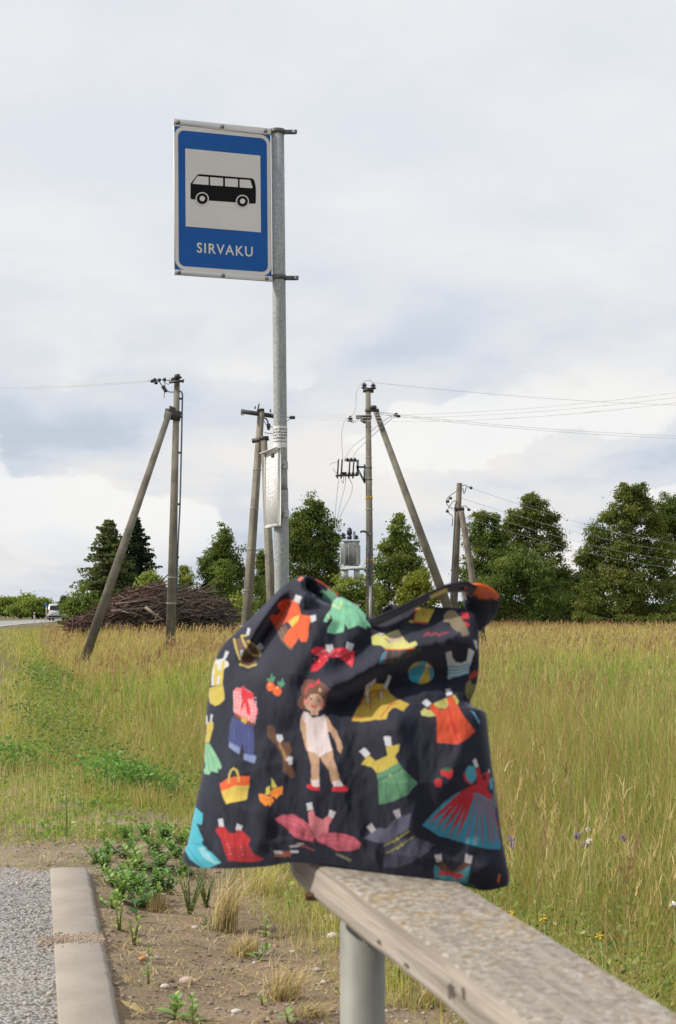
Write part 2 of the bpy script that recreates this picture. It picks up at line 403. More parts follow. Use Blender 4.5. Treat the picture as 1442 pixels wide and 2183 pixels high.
def plank_mat():
    m, n = new_mat('weathered_plank')
    co = n.n('ShaderNodeTexCoord').outputs['Generated']
    ob = n.n('ShaderNodeTexCoord').outputs['Object']
    uvm = n.n('ShaderNodeUVMap').outputs[0]
    st = n.n('ShaderNodeMapping', ins={'Vector': uvm, 'Scale': (2.2, 60.0, 1.0)}).outputs[0]
    g = n.noise(st, 1.0, 7.0, 0.62, 0.6)
    st2 = n.n('ShaderNodeMapping', ins={'Vector': uvm, 'Scale': (9.0, 190.0, 1.0)}).outputs[0]
    g2 = n.noise(st2, 1.0, 5.0, 0.6, 0.3)
    c = n.mix(n.ramp(g, 0.33, 0.66), (0.180, 0.150, 0.120), (0.36, 0.315, 0.265))
    c = n.mix(n.math('MULTIPLY', n.ramp(g2, 0.5, 0.75), 0.45), c, (0.15, 0.12, 0.095))
    # lichen on the upper face
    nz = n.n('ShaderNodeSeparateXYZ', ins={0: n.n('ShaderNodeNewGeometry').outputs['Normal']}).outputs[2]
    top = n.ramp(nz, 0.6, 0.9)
    l1 = n.noise(ob, 120.0, 6.0, 0.7); l2 = n.noise(ob, 105.0, 5.0, 0.6)
    l3 = n.noise(ob, 9.0, 3.0, 0.5)
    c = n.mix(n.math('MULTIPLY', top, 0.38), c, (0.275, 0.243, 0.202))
    lm = n.math('MULTIPLY', n.ramp(n.math('ADD', l1, n.math('MULTIPLY', n.math('SUBTRACT', l3, 0.5), 0.5)), 0.46, 0.54), n.math('MULTIPLY', top, 0.72))
    c = n.mix(lm, c, (0.42, 0.39, 0.345))
    lo = n.math('MULTIPLY', n.ramp(n.math('ADD', l2, n.math('MULTIPLY', n.math('SUBTRACT', l3, 0.5), 0.6)), 0.55, 0.61), n.math('MULTIPLY', top, 0.75))
    c = n.mix(lo, c, (0.27, 0.175, 0.07))
    dk = n.math('MULTIPLY', n.ramp(n.noise(ob, 70.0, 5.0, 0.65), 0.52, 0.62), n.math('MULTIPLY', top, 0.75))
    c = n.mix(dk, c, (0.16, 0.14, 0.115))
    # knots and rot holes on the side
    kn = n.n('ShaderNodeTexVoronoi', ins={'Vector': n.n('ShaderNodeMapping', ins={'Vector': uvm, 'Scale': (6.0, 16.0, 1.0)}).outputs[0], 'Scale': 1.0})
    kk = n.math('MULTIPLY', n.math('SUBTRACT', 1.0, n.ramp(n.math('ADD', kn.outputs['Distance'], n.math('MULTIPLY', g2, 0.14)), 0.13, 0.20)), n.ramp(n.noise(uvm, 5.0, 2.0), 0.44, 0.50))
    uvs = n.n('ShaderNodeSeparateXYZ', ins={0: uvm}).outputs; rot = None
    for (u0, su, v0, sv) in ROT:
        e = n.math('EXPONENT', n.math('MULTIPLY', n.math('ADD', n.math('POWER', n.math('DIVIDE', n.math('SUBTRACT', uvs[0], u0), su), 2.0), n.math('POWER', n.math('DIVIDE', n.math('SUBTRACT', uvs[1], v0), sv), 2.0)), -1.0))
        rot = e if rot is None else n.math('MAXIMUM', rot, e)
    rot = n.ramp(n.math('ADD', rot, n.math('MULTIPLY', n.math('SUBTRACT', n.noise(ob, 120.0, 4.0, 0.7), 0.5), 1.5)), 0.55, 0.80)
    kk = n.math('MAXIMUM', kk, rot)
    c = n.mix(n.math('MULTIPLY', kk, 0.85), c, (0.045, 0.033, 0.025))
    p = n.n('ShaderNodeBsdfPrincipled', ins={'Base Color': c, 'Roughness': 0.85})
    h = n.math('SUBTRACT', n.math('ADD', n.math('MULTIPLY', g, 0.7), n.math('ADD', n.math('MULTIPLY', g2, 0.3), n.math('MULTIPLY', lm, 0.4))), kk)
    b = n.n('ShaderNodeBump', ins={'Strength': 0.6, 'Distance': 0.004, 'Height': h})
    n.t.links.new(b.outputs[0], p.inputs['Normal'])
    n.n('ShaderNodeOutputMaterial', ins={0: p.outputs[0]}); return m

def fabric():
    m, n = new_mat('printed_cotton')
    c = n.n('ShaderNodeVertexColor', layer_name='Col').outputs[0]
    co = n.n('ShaderNodeTexCoord').outputs['Object']
    w = n.math('ADD', n.n('ShaderNodeTexWave', bands_direction='X', ins={'Vector': co, 'Scale': 420.0}).outputs['Fac'],
               n.n('ShaderNodeTexWave', bands_direction='Z', ins={'Vector': co, 'Scale': 420.0}).outputs['Fac'])
    wr = n.noise(n.n('ShaderNodeMapping', ins={'Vector': co, 'Scale': (1.6, 1.0, 0.8)}).outputs[0], 22.0, 5.0, 0.55, 0.8)
    wr2 = n.noise(n.n('ShaderNodeMapping', ins={'Vector': co, 'Scale': (1.0, 1.0, 0.35), 'Rotation': (0, 0.4, 0)}).outputs[0], 55.0, 3.0, 0.5, 0.5)
    h = n.math('ADD', n.math('MULTIPLY', w, 0.012), n.math('ADD', n.math('MULTIPLY', wr, 0.9), n.math('MULTIPLY', wr2, 0.25)))
    b = n.n('ShaderNodeBump', ins={'Strength': 0.08, 'Distance': 0.012, 'Height': h})
    p = n.n('ShaderNodeBsdfPrincipled', ins={'Base Color': c, 'Roughness': 0.75, 'Sheen Weight': 0.22, 'Sheen Roughness': 0.45, 'Normal': b.outputs[0]})
    p.inputs['Sheen Tint'].default_value = (0.72, 0.77, 1, 1); p.inputs['Specular IOR Level'].default_value = 0.25
    n.n('ShaderNodeOutputMaterial', ins={0: p.outputs[0]}); return m
M_fabric = fabric()
def vcol_mat(name, rough=0.8):
    m, n = new_mat(name)
    c = n.n('ShaderNodeVertexColor', layer_name='Col').outputs[0]
    co = n.n('ShaderNodeTexCoord').outputs['Object']
    c = n.mix(n.math('MULTIPLY', n.noise(co, 40.0, 4.0), 0.4), c, (0.05, 0.045, 0.04))
    p = n.n('ShaderNodeBsdfPrincipled', ins={'Base Color': c, 'Roughness': rough})
    n.n('ShaderNodeOutputMaterial', ins={0: p.outputs[0]}); return m
M_stones = vcol_mat('stones'); M_sticks = vcol_mat('dead_branches', 0.9)

# ------------------------------------------------------------------ terrain
KD = -0.1894                                    # drift of kerb and road, x per metre of y
_k0, _k1 = G(125, 2183, .013), G(107, 1850, .013); KD2 = (_k1[0] - _k0[0]) / (_k1[1] - _k0[1])
def kerb_l(y): return _k0[0] + KD2 * (y - _k0[1])
K_END = float(G(150, 1848, .013)[1])
def road_r(y): return KD * y - 2.9 + 0.00073 * np.maximum(0, y - 80) ** 2
EY = np.array([-40, 0, 3.0, 4.4, 6.0, 8, 9.3, 10.7, 14, 30, 80, 110, 185, 300, 700, 3000.])
EX = np.array([9, 1.9, 0.78, 0.30, -0.24, -0.87, -1.45, -2.2, -2.95, -5.95, -15.4, -20.4, -27.6, -22, 150, 900.])
def edge(y): return np.interp(y, EY, EX)
def height(x, y):
    x = np.asarray(x, float); y = np.asarray(y, float)
    s = x - edge(y)
    fade = np.clip((140 - y) / 40, 0, 1)
    n = (fbm(x, y, 1.3, 3) - 0.5) * 0.07 + (fbm(x, y, 6.0, 9) - 0.5) * 0.045
    kr = kerb_l(y) + 0.15
    verge = -0.075 + n + 0.035 * (1 - sstep(0.0, 0.5, x - kr))
    near = sstep(0.0, 0.10, x - kr)             # right of the kerb
    after = sstep(K_END - 0.05, K_END + 0.5, y)
    base = np.where(y < K_END + 0.5, -0.055 * (1 - near) * 0 + (verge * near + (-0.03) * (1 - near)), verge)
    bay = -0.010
    left = 1 - sstep(-0.02, 0.05, x - kr)
    z = np.where((x < kr + 0.05) & (y < K_END), bay, verge)
    z = z * (1 - after) + after * (-0.035 + n * 0.6)
    ditch = -0.52 * sstep(0.0, 1.3, s) + 0.24 * sstep(1.7, 3.4, s)
    ditch = ditch * fade + (-0.28) * (1 - fade) * sstep(0, 3, s)
    z = z + ditch * 1.0
    rr = road_r(y)
    road = sstep(-0.6, 0.0, rr - x)
    return z * (1 - road) + road * (-0.010)

ys = np.concatenate([np.linspace(-40, 1.5, 22)[:-1], np.arange(1.5, 13, 0.07), np.geomspace(13, 2500, 90)])
xa = np.concatenate([-np.geomspace(6, 2500, 60)[::-1], np.arange(-5.95, 4, 0.07), np.geomspace(4, 2500, 60)])
XX, YY = np.meshgrid(xa, ys, indexing='ij')
ZZ = height(XX, YY)
s_ = XX - edge(YY)
turf = sstep(-0.15, 0.35, s_ + (fbm(XX, YY, 2.5, 5) - 0.5) * 0.7)
turf = np.maximum(turf, sstep(11, 20, YY))
grav = sstep(0.0, 0.5, -(XX - (kerb_l(YY) + 0.55)) + (fbm(XX, YY, 2.2, 8) - .5) * 0.8) * sstep(5.7, 6.3, YY) * (1 - sstep(8.6, 11, YY + (fbm(XX, YY, 1.1, 4) - .5) * 4))
moss = np.clip(sstep(5.0, 7.5, YY) * 0.9 + 0.25 * sstep(3, 5, YY), 0, 1) * (1 - 0.5 * grav)
mb = MB(); mb.grid(np.stack([XX, YY, ZZ], -1), np.stack([turf, grav, moss], -1))
ground = tag(mb.build('ground', M_ground, smooth=True), 'sandy verge and field ground', None, None, 'structure')

# bus bay: chip-seal sheet with a ragged far end
yy = np.concatenate([np.linspace(-25, 2, 10)[:-1], np.linspace(2, K_END - 0.03, 60)])
rows = []
for y in yy:
    r = kerb_l(y) + 0.002
    rows.append([(x, y + (0.06 * math.sin(x * 9) + 0.05 * math.sin(x * 23) + 0.10 * (r - x) if y > 5.9 else 0), 0.0) for x in np.linspace(r, road_r(y) + .002, 40)])
mb = MB(); mb.grid(np.array(rows), flip=True)
tag(mb.build('bus_bay_asphalt', M_asphalt), 'grey chip asphalt of the bus bay', None, None, 'structure')

# main road bending away to the left, edge line painted on it
mb = MB(); ml = MB(); yy = np.concatenate([np.linspace(-60, 80, 50), np.linspace(82, 320, 60)])
mb.grid(np.array([[(road_r(y) + 0.0, y, 0.0), (road_r(y) - 7.0, y, 0.02)] for y in yy]), flip=True)
ml.grid(np.array([[(road_r(y) - 0.30, y, 0.0055), (road_r(y) - 0.45, y, 0.006)] for y in yy]), flip=True)
tag(mb.build('road', M_road), 'main road running past the stop', None, None, 'structure')
tag(ml.build('road_marking', M_mark), 'white edge line of the road', None, None, 'structure')

# kerb stones
def kerb(y0, y1, label):
    mb = MB(); n = 120; rows = []
    for i, y in enumerate(np.linspace(y0, y1, n)):
        l = kerb_l(y); j = 0.008 * (float(fbm(y, 0.5, 22.0, 3)) - .5) + 0.007 * (float(fbm(y, 3.5, 90.0, 4)) - .5)
        e = 0.0 if 0 < i < n - 1 else -0.006
        prof = [(l, -0.16), (l, 0.004 + e), (l + 0.006, 0.010 + e), (l + 0.06, 0.013 + e), (l + 0.132 + .6 * j, 0.0125 + e), (l + 0.143 + j, 0.006 + e + .4 * j), (l + 0.150 + j, -0.010 + e), (l + 0.152, -0.16)]
        rows.append([(x, y, z) for x, z in prof])
    P = np.array(rows); mb.grid(P, flip=True)
    k = P.shape[1]; N = n * k
    mb.f.append(np.array([list(range(k)), list(range(N - k, N))[::-1]]))
    o = mb.build('kerb_stone', M_kerb, origin=(kerb_l(y0) + 0.07, (y0 + y1) / 2, 0))
    return tag(o, label, 'kerb stone', 'kerb stones edging the bus bay')
kerb(4.815, K_END, 'tan concrete kerb stone ending the row, weeds along its right side')
kerb(3.55, 4.795, 'tan concrete kerb stone on the near side of the sandy joint')

# ------------------------------------------------------------------ grass and ground cover
def blades(P, h, w, lean, az, faz, cb, ct, levels=(0, 0.45, 0.8, 1.0)):
    """many tapered bent blades; returns verts, faces list, colours"""
    n = len(P); L = len(levels)
    ld = np.stack([np.cos(az), np.sin(az), np.zeros(n)], -1); fd = np.stack([np.cos(faz), np.sin(faz), np.zeros(n)], -1)
    V = []; C = []
    for t in levels:
        up = h * (t - 0.35 * lean * t * t)
        c = P + ld * (h * lean * t * t)[:, None]; c[:, 2] += up
        hw = (w * 0.5 * (1 - t) ** 0.6)[:, None]
        col = cb * (1 - t) + ct * t
        if t < 1: V += [c - fd * hw, c + fd * hw]; C += [col, col]
        else: V += [c]; C += [col]
    k = 2 * (L - 1) + 1
    V = np.stack(V, 1).reshape(-1, 3); C = np.stack(C, 1).reshape(-1, 3)
    base = (np.arange(n) * k)[:, None]; q = []
    for i in range(L - 2): q.append(base + np.array([[2 * i, 2 * i + 1, 2 * i + 3, 2 * i + 2]]))
    tri = base + np.array([[2 * L - 4, 2 * L - 3, 2 * L - 2]])
    return V, [np.concatenate(q), tri], C
def wedge_points(n, d0, d1, p, side=0.27, xc=0.0):
    n = int(n * 1.3); side *= 1.3
    """random points ahead of the camera, density falling as d**-p"""
    u = rng.random(n); e = 2 - p
    d = (d0 ** e + u * (d1 ** e - d0 ** e)) ** (1 / e)
    return (rng.random(n) * 2 - 1) * side * d + xc * d, d
def pick(n, cols, wts):
    i = rng.choice(len(cols), n, p=np.array(wts) / sum(wts)); return np.array(cols)[i]

GREEN = (0.285, 0.36, 0.078); YGREEN = (0.48, 0.475, 0.11); STRAW = (0.66, 0.51, 0.25); REDB = (0.50, 0.275, 0.165); DGREEN = (0.105, 0.175, 0.045); PALE = (0.64, 0.52, 0.33)
gm = MB()
def tall(n, d0, d1, p, levels, hmul=1.0):
    x, y = wedge_points(n, d0, d1, p)
    s = x - edge(y)
    keep = s > -0.1 + (vnoise(x, y, 2.0, 21) - .5) * 0.5
    x, y, s = x[keep], y[keep], s[keep]
    tf = 5                                       # blades grow in tufts that share colour and lean
    sp = np.maximum(0.02, y * 0.0012); k5 = lambda a: np.repeat(a, tf)
    tid = np.repeat(np.arange(len(x)), tf); sp = k5(sp)
    x = k5(x) + rng.normal(0, 1, len(tid)) * sp; y = k5(y) + rng.normal(0, 1, len(tid)) * sp
    s = x - edge(y); m = len(x); nt_ = tid[-1] + 1
    T = lambda a: a[tid]
    P = np.stack([x, y, height(x, y) - 0.02], -1)
    z1 = fbm(x, y, 0.55, 31); z2 = fbm(x, y * 0.35, 0.22, 41); z3 = fbm(x, y, 1.6, 51)
    far = sstep(9, 40, y); vfar = sstep(55, 115, y)
    h = (0.10 + 0.50 * sstep(-0.05, 1.7, s)) * (0.5 + 0.5 * rng.random(m)) * (0.65 + 0.7 * T(rng.random(nt_))) * (0.65 + 0.8 * z1) * hmul * 1.12
    h = np.where(y > 25, h * 0.95, h)
    w = np.maximum(0.0035, y * 0.00042) * (0.7 + 0.7 * rng.random(m))
    # colour zones: green hollow near, straw and rusty seed heads farther out
    fg = np.clip(0.80 - 0.55 * far + 0.35 * sstep(6.0, 8.0, y) * (1 - sstep(14, 22, y)) + (z1 - 0.5) * 2.4 + 0.25 * np.clip(-0.3 - x / (y + 1), 0, .15), 0.02, 0.97)
    fr = np.clip(0.08 + 0.14 * far + 0.80 * vfar + 0.45 * sstep(40, 60, y) * (x < -.06 * y) + (z2 - 0.5) * 1.8, 0.0, 0.85)
    fs = np.clip(0.12 + 0.34 * far + (z3 - 0.5) * 1.5, 0.02, 0.9)
    r = .35 * rng.random((m, 3)) + .65 * T(rng.random((nt_, 3))); r = np.clip((r - .5) * 1.35 + .5, 0, 1)
    ct = np.where((r[:, 0] < fg)[:, None], np.where((rng.random(m) < 0.35)[:, None], DGREEN, GREEN), YGREEN)
    ct = np.where((r[:, 1] < fs)[:, None], np.array(STRAW) * (1 - far[:, None]) + np.array((0.60, 0.41, 0.22)) * far[:, None], ct)
    brown = (sstep(7.5, 4.5, y) if False else 1 - sstep(4.5, 7.5, y)) * (x > 0) * .45
    ct = np.where((rng.random(m) < brown)[:, None], np.array((0.42, 0.29, 0.13)), ct)
    ct = np.where((r[:, 2] < fr * 0.75)[:, None], REDB, ct) * (0.75 + 0.5 * rng.random((m, 1)))
    cb = np.where(rng.random((m, 1)) < 0.6, np.array(GREEN) * 1.0, np.array(YGREEN) * 0.85) * (0.8 + 0.4 * rng.random((m, 1)))
    az = T(rng.random(nt_) * 6.28) * .8 + rng.normal(0, 0.7, m)
    lean = np.clip(rng.gamma(2.0, 0.17, m) * (.5 + T(rng.random(nt_))), 0.02, 1.2)
    V, F, C = blades(P, h, w, lean, az, rng.random(m) * 3.14, cb, ct, levels)
    gm.add(V, F, C)
    return P, h, lean, az, y, fr
tall(11500, 3.2, 9, 1.0, (0, 0.3, 0.6, 0.85, 1.0))
tall(21000, 8, 24, 1.5, (0, 0.45, 0.8, 1.0))
tall(27000, 22, 140, 1.75, (0, 0.6, 1.0))
n = 16000; x, y = wedge_points(n, 3.3, 18, 1.2); kp = x - edge(y) > .2; x, y = x[kp], y[kp]; m = len(x)
c_ = pick(m, [YGREEN, GREEN, STRAW, PALE, (.30, .36, .08)], [4, 4, 2, 1.5, 3]) * (.8 + .5 * rng.random((m, 1)))
V, F, C = blades(np.stack([x, y, height(x, y) + .08 * rng.random(m)], -1), (.30 + .35 * rng.random(m)) * sstep(-.2, 1.0, x - edge(y)), np.maximum(.0026, y * .0003), .5 + .8 * rng.random(m), rng.random(m) * 6.28, rng.random(m) * 3.14, c_ * .9, c_, (0, .35, .7, 1)); gm.add(V, F, C)
# broad-leaved herbs between the grasses
def herbs(x, y, hh, spread, nl, size, c, z0=0.0):
    P = np.stack([x + rng.normal(0, spread, nl), y + rng.normal(0, spread, nl), np.zeros(nl)], -1)
    P[:, 2] = height(P[:, 0], P[:, 1]) + z0 + hh * rng.random(nl) ** .7
    a = rng.normal(size=(nl, 3)) * np.array((1, 1, .5)); a /= np.linalg.norm(a, axis=1)[:, None]
    b = rng.normal(size=(nl, 3)); b -= a * (a * b).sum(1)[:, None]; b /= np.linalg.norm(b, axis=1)[:, None]
    L = (size * (.6 + .8 * rng.random(nl)))[:, None]
    V = np.stack([P - a * L * .5, P + b * L * .22 + a * L * .05, P + a * L * .5, P - b * L * .22 + a * L * .05], 1)
    gm.add(V.reshape(-1, 3), np.arange(nl * 4).reshape(nl, 4), np.repeat(np.array(c) * (.7 + .6 * rng.random((nl, 1))), 4, 0))
hx, hy = wedge_points(2600, 3.6, 30, 1.10)
for x_, y_ in zip(hx, hy):
    s1 = x_ - float(edge(y_))
    if s1 < .25 or float(fbm(x_, y_, .5, 31)) + .25 * rng.random() < .53: continue
    herbs(x_, y_, .18 + .28 * rng.random(), .10 + .08 * rng.random(), 90, .014 + .0012 * y_, ((0.15, 0.235, 0.06), (0.20, 0.27, 0.06), (0.11, 0.18, 0.055), (0.25, 0.28, 0.08))[rng.integers(4)])
for px_c, py_c, n_ in ((290, 1690, 9), (255, 1660, 5), (335, 1675, 5), (20, 1590, 5), (1270, 1660, 7), (1330, 1700, 6), (1180, 1720, 6)):
    d_ = 9.7 - (py_c - 1640) * .012 if px_c < 700 else 7.6
    for q in range(n_):
        c_ = W(px_c + rng.normal(0, 26), py_c, d_); herbs(c_[0], c_[1] + rng.normal(0, .12), .10 + .16 * rng.random(), .14, 190, .032, ((0.13, 0.27, 0.06), (0.17, 0.30, 0.07))[rng.integers(2)])
# seed stalks with panicles
def panicles(n, d0, d1, p, prob, allred=False, big=1.0):
    x, y = wedge_points(n, d0, d1, p); n = len(x)
    s = x - edge(y); zc = fbm(x, y, 0.35, 61)
    keep = (s > 0.5) & (rng.random(n) < prob * sstep(0.35, 0.65, zc) * 1.6 + 0.05)
    if allred: keep &= (fbm(x, y, .45, 77) > .52) & (s > 2)
    x, y = x[keep], y[keep]; m = len(x)
    P = np.stack([x, y, height(x, y)], -1)
    h = 0.55 + 0.33 * rng.random(m); w = np.maximum(0.0025, y * 0.0003)
    lean = np.clip(rng.gamma(2, 0.1, m), 0.03, 0.6); az = rng.normal(0.1, 0.8, m)
    red = (fbm(x, y, 0.25, 71) + 0.10 * rng.normal(size=m) + 0.25 * sstep(60, 110, y)) > (0.53 if not allred else 0.40)
    cs = np.where(red[:, None], (0.34, 0.195, 0.125), (0.52, 0.40, 0.20)) * (0.75 + 0.5 * rng.random((m, 1)))
    V, F, C = blades(P, h, w, lean, az, rng.random(m) * 3.14, cs * np.array((0.7, 0.85, 0.6)), cs, (0, 0.5, 1.0)); gm.add(V, F, C)
    k = 7
    for j in range(k):
        t = 0.78 + 0.22 * rng.random(m)
        Q = P + np.stack([np.cos(az), np.sin(az), np.zeros(m)], -1) * (h * lean * t * t)[:, None]
        Q[:, 2] += h * (t - 0.35 * lean * t * t)
        hh = big * (0.035 + 0.05 * rng.random(m)) * np.where(y > 20, 1.25, 1.0)
        V, F, C = blades(Q, hh, np.maximum(0.0038, y * 0.00034) * (0.8 + 0.5 * rng.random(m)), 0.25 + 0.6 * rng.random(m), rng.random(m) * 6.28, rng.random(m) * 3.14, cs, cs * 1.1, (0, 0.5, 1.0))
        gm.add(V, F, C)
panicles(2600, 4.2, 10, 1.0, 0.30)
panicles(8000, 9, 30, 1.4, 0.40)
panicles(2600, 9, 22, 1.0, 0.9, True, 1.6)
panicles(14000, 28, 138, 1.75, 0.6)
# short dry and green cover on the verge
def cover(n, d0, d1, hmin, hmax, cols, wts, patch_scale, thr, seed, smin=-99, smax=0.3, left_of_kerb=False, lean0=0.3, tuft=6, spread=0.03):
    x, y = wedge_points(n, d0, d1, 1.0); n = len(x)
    s = x - edge(y)
    keep = (s > smin) & (s < smax) & (fbm(x, y, patch_scale, seed) > thr)
    on_bay = (x < kerb_l(y) + 0.17) & (y < K_END + 0.10 + 0.15 * vnoise(x, y, 6, 3))
    keep &= ~on_bay
    keep &= x > road_r(y) + 0.2
    keep &= ~((x < kerb_l(y) + 0.75) & (y < 6.75 + 0.9 * fbm(x, y, 1.1, 44) - .15) & (rng.random(n) < .94))
    x, y = x[keep], y[keep]; m = len(x)
    x = np.repeat(x, tuft) + rng.normal(0, spread, m * tuft); y = np.repeat(y, tuft) + rng.normal(0, spread, m * tuft)
    on_bay = (x < kerb_l(y) + 0.165) & (y < K_END + 0.02)
    x, y = x[~on_bay], y[~on_bay]; m = len(x)
    P = np.stack([x, y, height(x, y) - 0.004], -1)
    h = hmin + (hmax - hmin) * rng.random(m) ** 1.5; w = np.maximum(0.0022, y * 0.00034) * (0.7 + 0.6 * rng.random(m))
    c = pick(m, cols, wts) * (0.75 + 0.5 * rng.random((m, 1)))
    V, F, C = blades(P, h, w, np.clip(lean0 + rng.normal(0, 0.25, m), 0.05, 1.3), rng.random(m) * 6.28, rng.random(m) * 3.14, c * 0.85, c, (0, 0.5, 1.0))
    gm.add(V, F, C)
cover(11000, 5.9, 16, 0.02, 0.085, [GREEN, YGREEN, STRAW, PALE], [6, 4, .9, .6], 1.2, 0.42, 101, -9, 0.1, tuft=9, spread=0.035)
cover(8500, 5.6, 14, 0.015, 0.055, [GREEN, DGREEN, YGREEN], [4, 2, 2], 1.5, 0.46, 103, -9, 0.0, lean0=0.8, tuft=10, spread=0.04)
cover(6000, 6.4, 22, 0.07, 0.22, [PALE, STRAW, YGREEN, GREEN], [6, 3, 1.5, 1], 1.0, 0.36, 111, -0.75, 0.25, spread=0.05)
cover(5200, 3.5, 8.5, 0.015, 0.06, [PALE, STRAW, (0.34, 0.26, 0.15), (0.22, 0.16, 0.10)], [3, 3, 2, 2], 2.0, 0.42, 121, -2.2, 0.1, lean0=1.1, spread=0.05)
cover(2300, 3.6, 7.0, 0.04, 0.17, [PALE, STRAW, YGREEN, GREEN], [3, 3, 3, 3], 1.6, 0.42, 131, -0.55, 0.4)
cover(1500, 3.5, 7.0, 0.02, 0.07, [GREEN, YGREEN, PALE], [3, 2, 2], 2.2, 0.46, 141, -1.4, 0.0, lean0=0.6, tuft=9, spread=0.02)
cover(9000, 12, 90, 0.08, 0.30, [GREEN, YGREEN, STRAW, REDB], [4, 4, 2, .7], 0.5, 0.15, 151, -3.5, 0.4, spread=0.12)
wx, wy = wedge_points(700, 5.9, 11, 1.0)
for x_, y_ in zip(wx, wy):
    s1 = x_ - float(edge(y_))
    if s1 > .1 or (x_ < float(kerb_l(y_)) + .7 and y_ < 6.6 + .9 * float(fbm(x_, y_, 1.1, 44))) or float(fbm(x_, y_, 1.5, 103)) < .47: continue
    herbs(x_, y_, .02 + .05 * rng.random(), .05, 34, .026, ((0.20, 0.31, 0.06), (0.28, 0.36, 0.07), (0.15, 0.25, 0.06))[rng.integers(3)])
# dead stalks and litter lying on the sand
x, y = wedge_points(14000, 3.5, 8.5, 1.2); kp = (x - edge(y) < .2) & ((x > kerb_l(y) + .18) | (y > K_END + .1)) & (fbm(x, y, 2.0, 121) > .36); x, y = x[kp], y[kp]; m = len(x)
V, F, C = blades(np.stack([x, y, height(x, y) + .004], -1), .02 + .06 * rng.random(m) ** 2, .002 + .0022 * rng.random(m), 2.2 + .8 * rng.random(m), rng.random(m) * 6.28, rng.random(m) * 3.14, pick(m, [PALE, STRAW, (.16, .11, .07), (.3, .22, .14)], [3, 2, 2, 2]), pick(m, [PALE, STRAW, (.2, .14, .09)], [3, 2, 1]), (0, .3, .6, 1))
V[:, 2] = np.maximum(V[:, 2], height(V[:, 0], V[:, 1]) + .002); gm.add(V, F, C)
tag(gm.build('grass', M_grass), 'tall meadow grass and dry verge grass', None, None, 'stuff')

# ------------------------------------------------------------------ gravel, stones
ico = []
def ico_sphere():
    t = (1 + 5 ** .5) / 2
    v = np.array([(-1, t, 0), (1, t, 0), (-1, -t, 0), (1, -t, 0), (0, -1, t), (0, 1, t), (0, -1, -t), (0, 1, -t), (t, 0, -1), (t, 0, 1), (-t, 0, -1), (-t, 0, 1)], float)
    v /= np.linalg.norm(v[0])
    f = np.array([(0, 11, 5), (0, 5, 1), (0, 1, 7), (0, 7, 10), (0, 10, 11), (1, 5, 9), (5, 11, 4), (11, 10, 2), (10, 7, 6), (7, 1, 8), (3, 9, 4), (3, 4, 2), (3, 2, 6), (3, 6, 8), (3, 8, 9), (4, 9, 5), (2, 4, 11), (6, 2, 10), (8, 6, 7), (9, 8, 1)])
    return v, f
def subdiv(v, f):
    v = list(map(tuple, v)); cache = {}; nf = []
    def mid(a, b):
        k = (min(a, b), max(a, b))
        if k not in cache:
            p = (np.array(v[a]) + np.array(v[b])) / 2; p /= np.linalg.norm(p); cache[k] = len(v); v.append(tuple(p))
        return cache[k]
    for a, b, c in f:
        x, y, z = mid(a, b), mid(b, c), mid(c, a); nf += [(a, x, z), (b, y, x), (c, z, y), (x, y, z)]
    return np.array(v), np.array(nf)
IV, IF = ico_sphere(); IV2, IF2 = subdiv(IV, IF); IV3, IF3 = subdiv(IV2, IF2)
n = 34000
x, y = wedge_points(n, 3.4, 10, 1.6)
keep = (x - edge(y) < 0.15) & ~((x < kerb_l(y) + 0.16) & (y < K_END)) & (fbm(x, y, 1.8, 201) > 0.34)
x, y = x[keep], y[keep]; n = len(x)
r = 0.0014 + 0.0062 * rng.random(n) ** 5; r = np.where(rng.random(n) < 0.006, r + 0.008, r)
sc = np.stack([r * (0.8 + .6 * rng.random(n)), r * (0.8 + .6 * rng.random(n)), r * (0.45 + .35 * rng.random(n))], -1)
jit = 1 + 0.25 * rng.normal(size=(n, 12, 1))
V = IV[None] * jit * sc[:, None] + np.stack([x, y, height(x, y) + r * 0.2], -1)[:, None]
cs = pick(n, [(0.40, 0.36, 0.31), (0.55, 0.51, 0.46), (0.30, 0.22, 0.16), (0.15, 0.115, 0.09), (0.40, 0.28, 0.19)], [2, 1.6, 4, 4, 4]) * (0.8 + 0.4 * rng.random((n, 1)))
gv = MB(); gv.add(V.reshape(-1, 3), (IF[None] + (np.arange(n) * 12)[:, None, None]).reshape(-1, 3), np.repeat(cs, 12, 0))
# sand spilled over the kerb joint
n = 900; yy_ = 4.805 + rng.normal(0, 0.035, n); xx_ = kerb_l(yy_) - 0.05 + 0.20 * rng.random(n); r = 0.0015 + 0.002 * rng.random(n)
V = IV[None] * r[:, None, None] + np.stack([xx_, yy_, np.where(xx_ > kerb_l(yy_), 0.0125, 0.002) + r * .3], -1)[:, None]
gv.add(V.reshape(-1, 3), (IF[None] + (np.arange(n) * 12)[:, None, None]).reshape(-1, 3), np.repeat(pick(n, [(0.44, 0.33, 0.24), (0.38, 0.28, 0.20), (0.44, 0.37, 0.30)], [3, 2, 1]), 12, 0))
n = 500; yy_ = 3.3 + 2.8 * rng.random(n); xx_ = kerb_l(yy_) - np.abs(rng.normal(0, 0.10, n)) - 0.005; r = 0.002 + 0.005 * rng.random(n) ** 2
V = IV[None] * (1 + 0.2 * rng.normal(size=(n, 12, 1))) * r[:, None, None] + np.stack([xx_, yy_, r * .4], -1)[:, None]
gv.add(V.reshape(-1, 3), (IF[None] + (np.arange(n) * 12)[:, None, None]).reshape(-1, 3), np.repeat(pick(n, [(0.46, 0.40, 0.33), (0.36, 0.30, 0.25), (0.55, 0.5, 0.45)], [3, 2, 1]), 12, 0))
tag(gv.build('gravel', M_stones), 'loose gravel and sand on the verge', None, None, 'stuff')

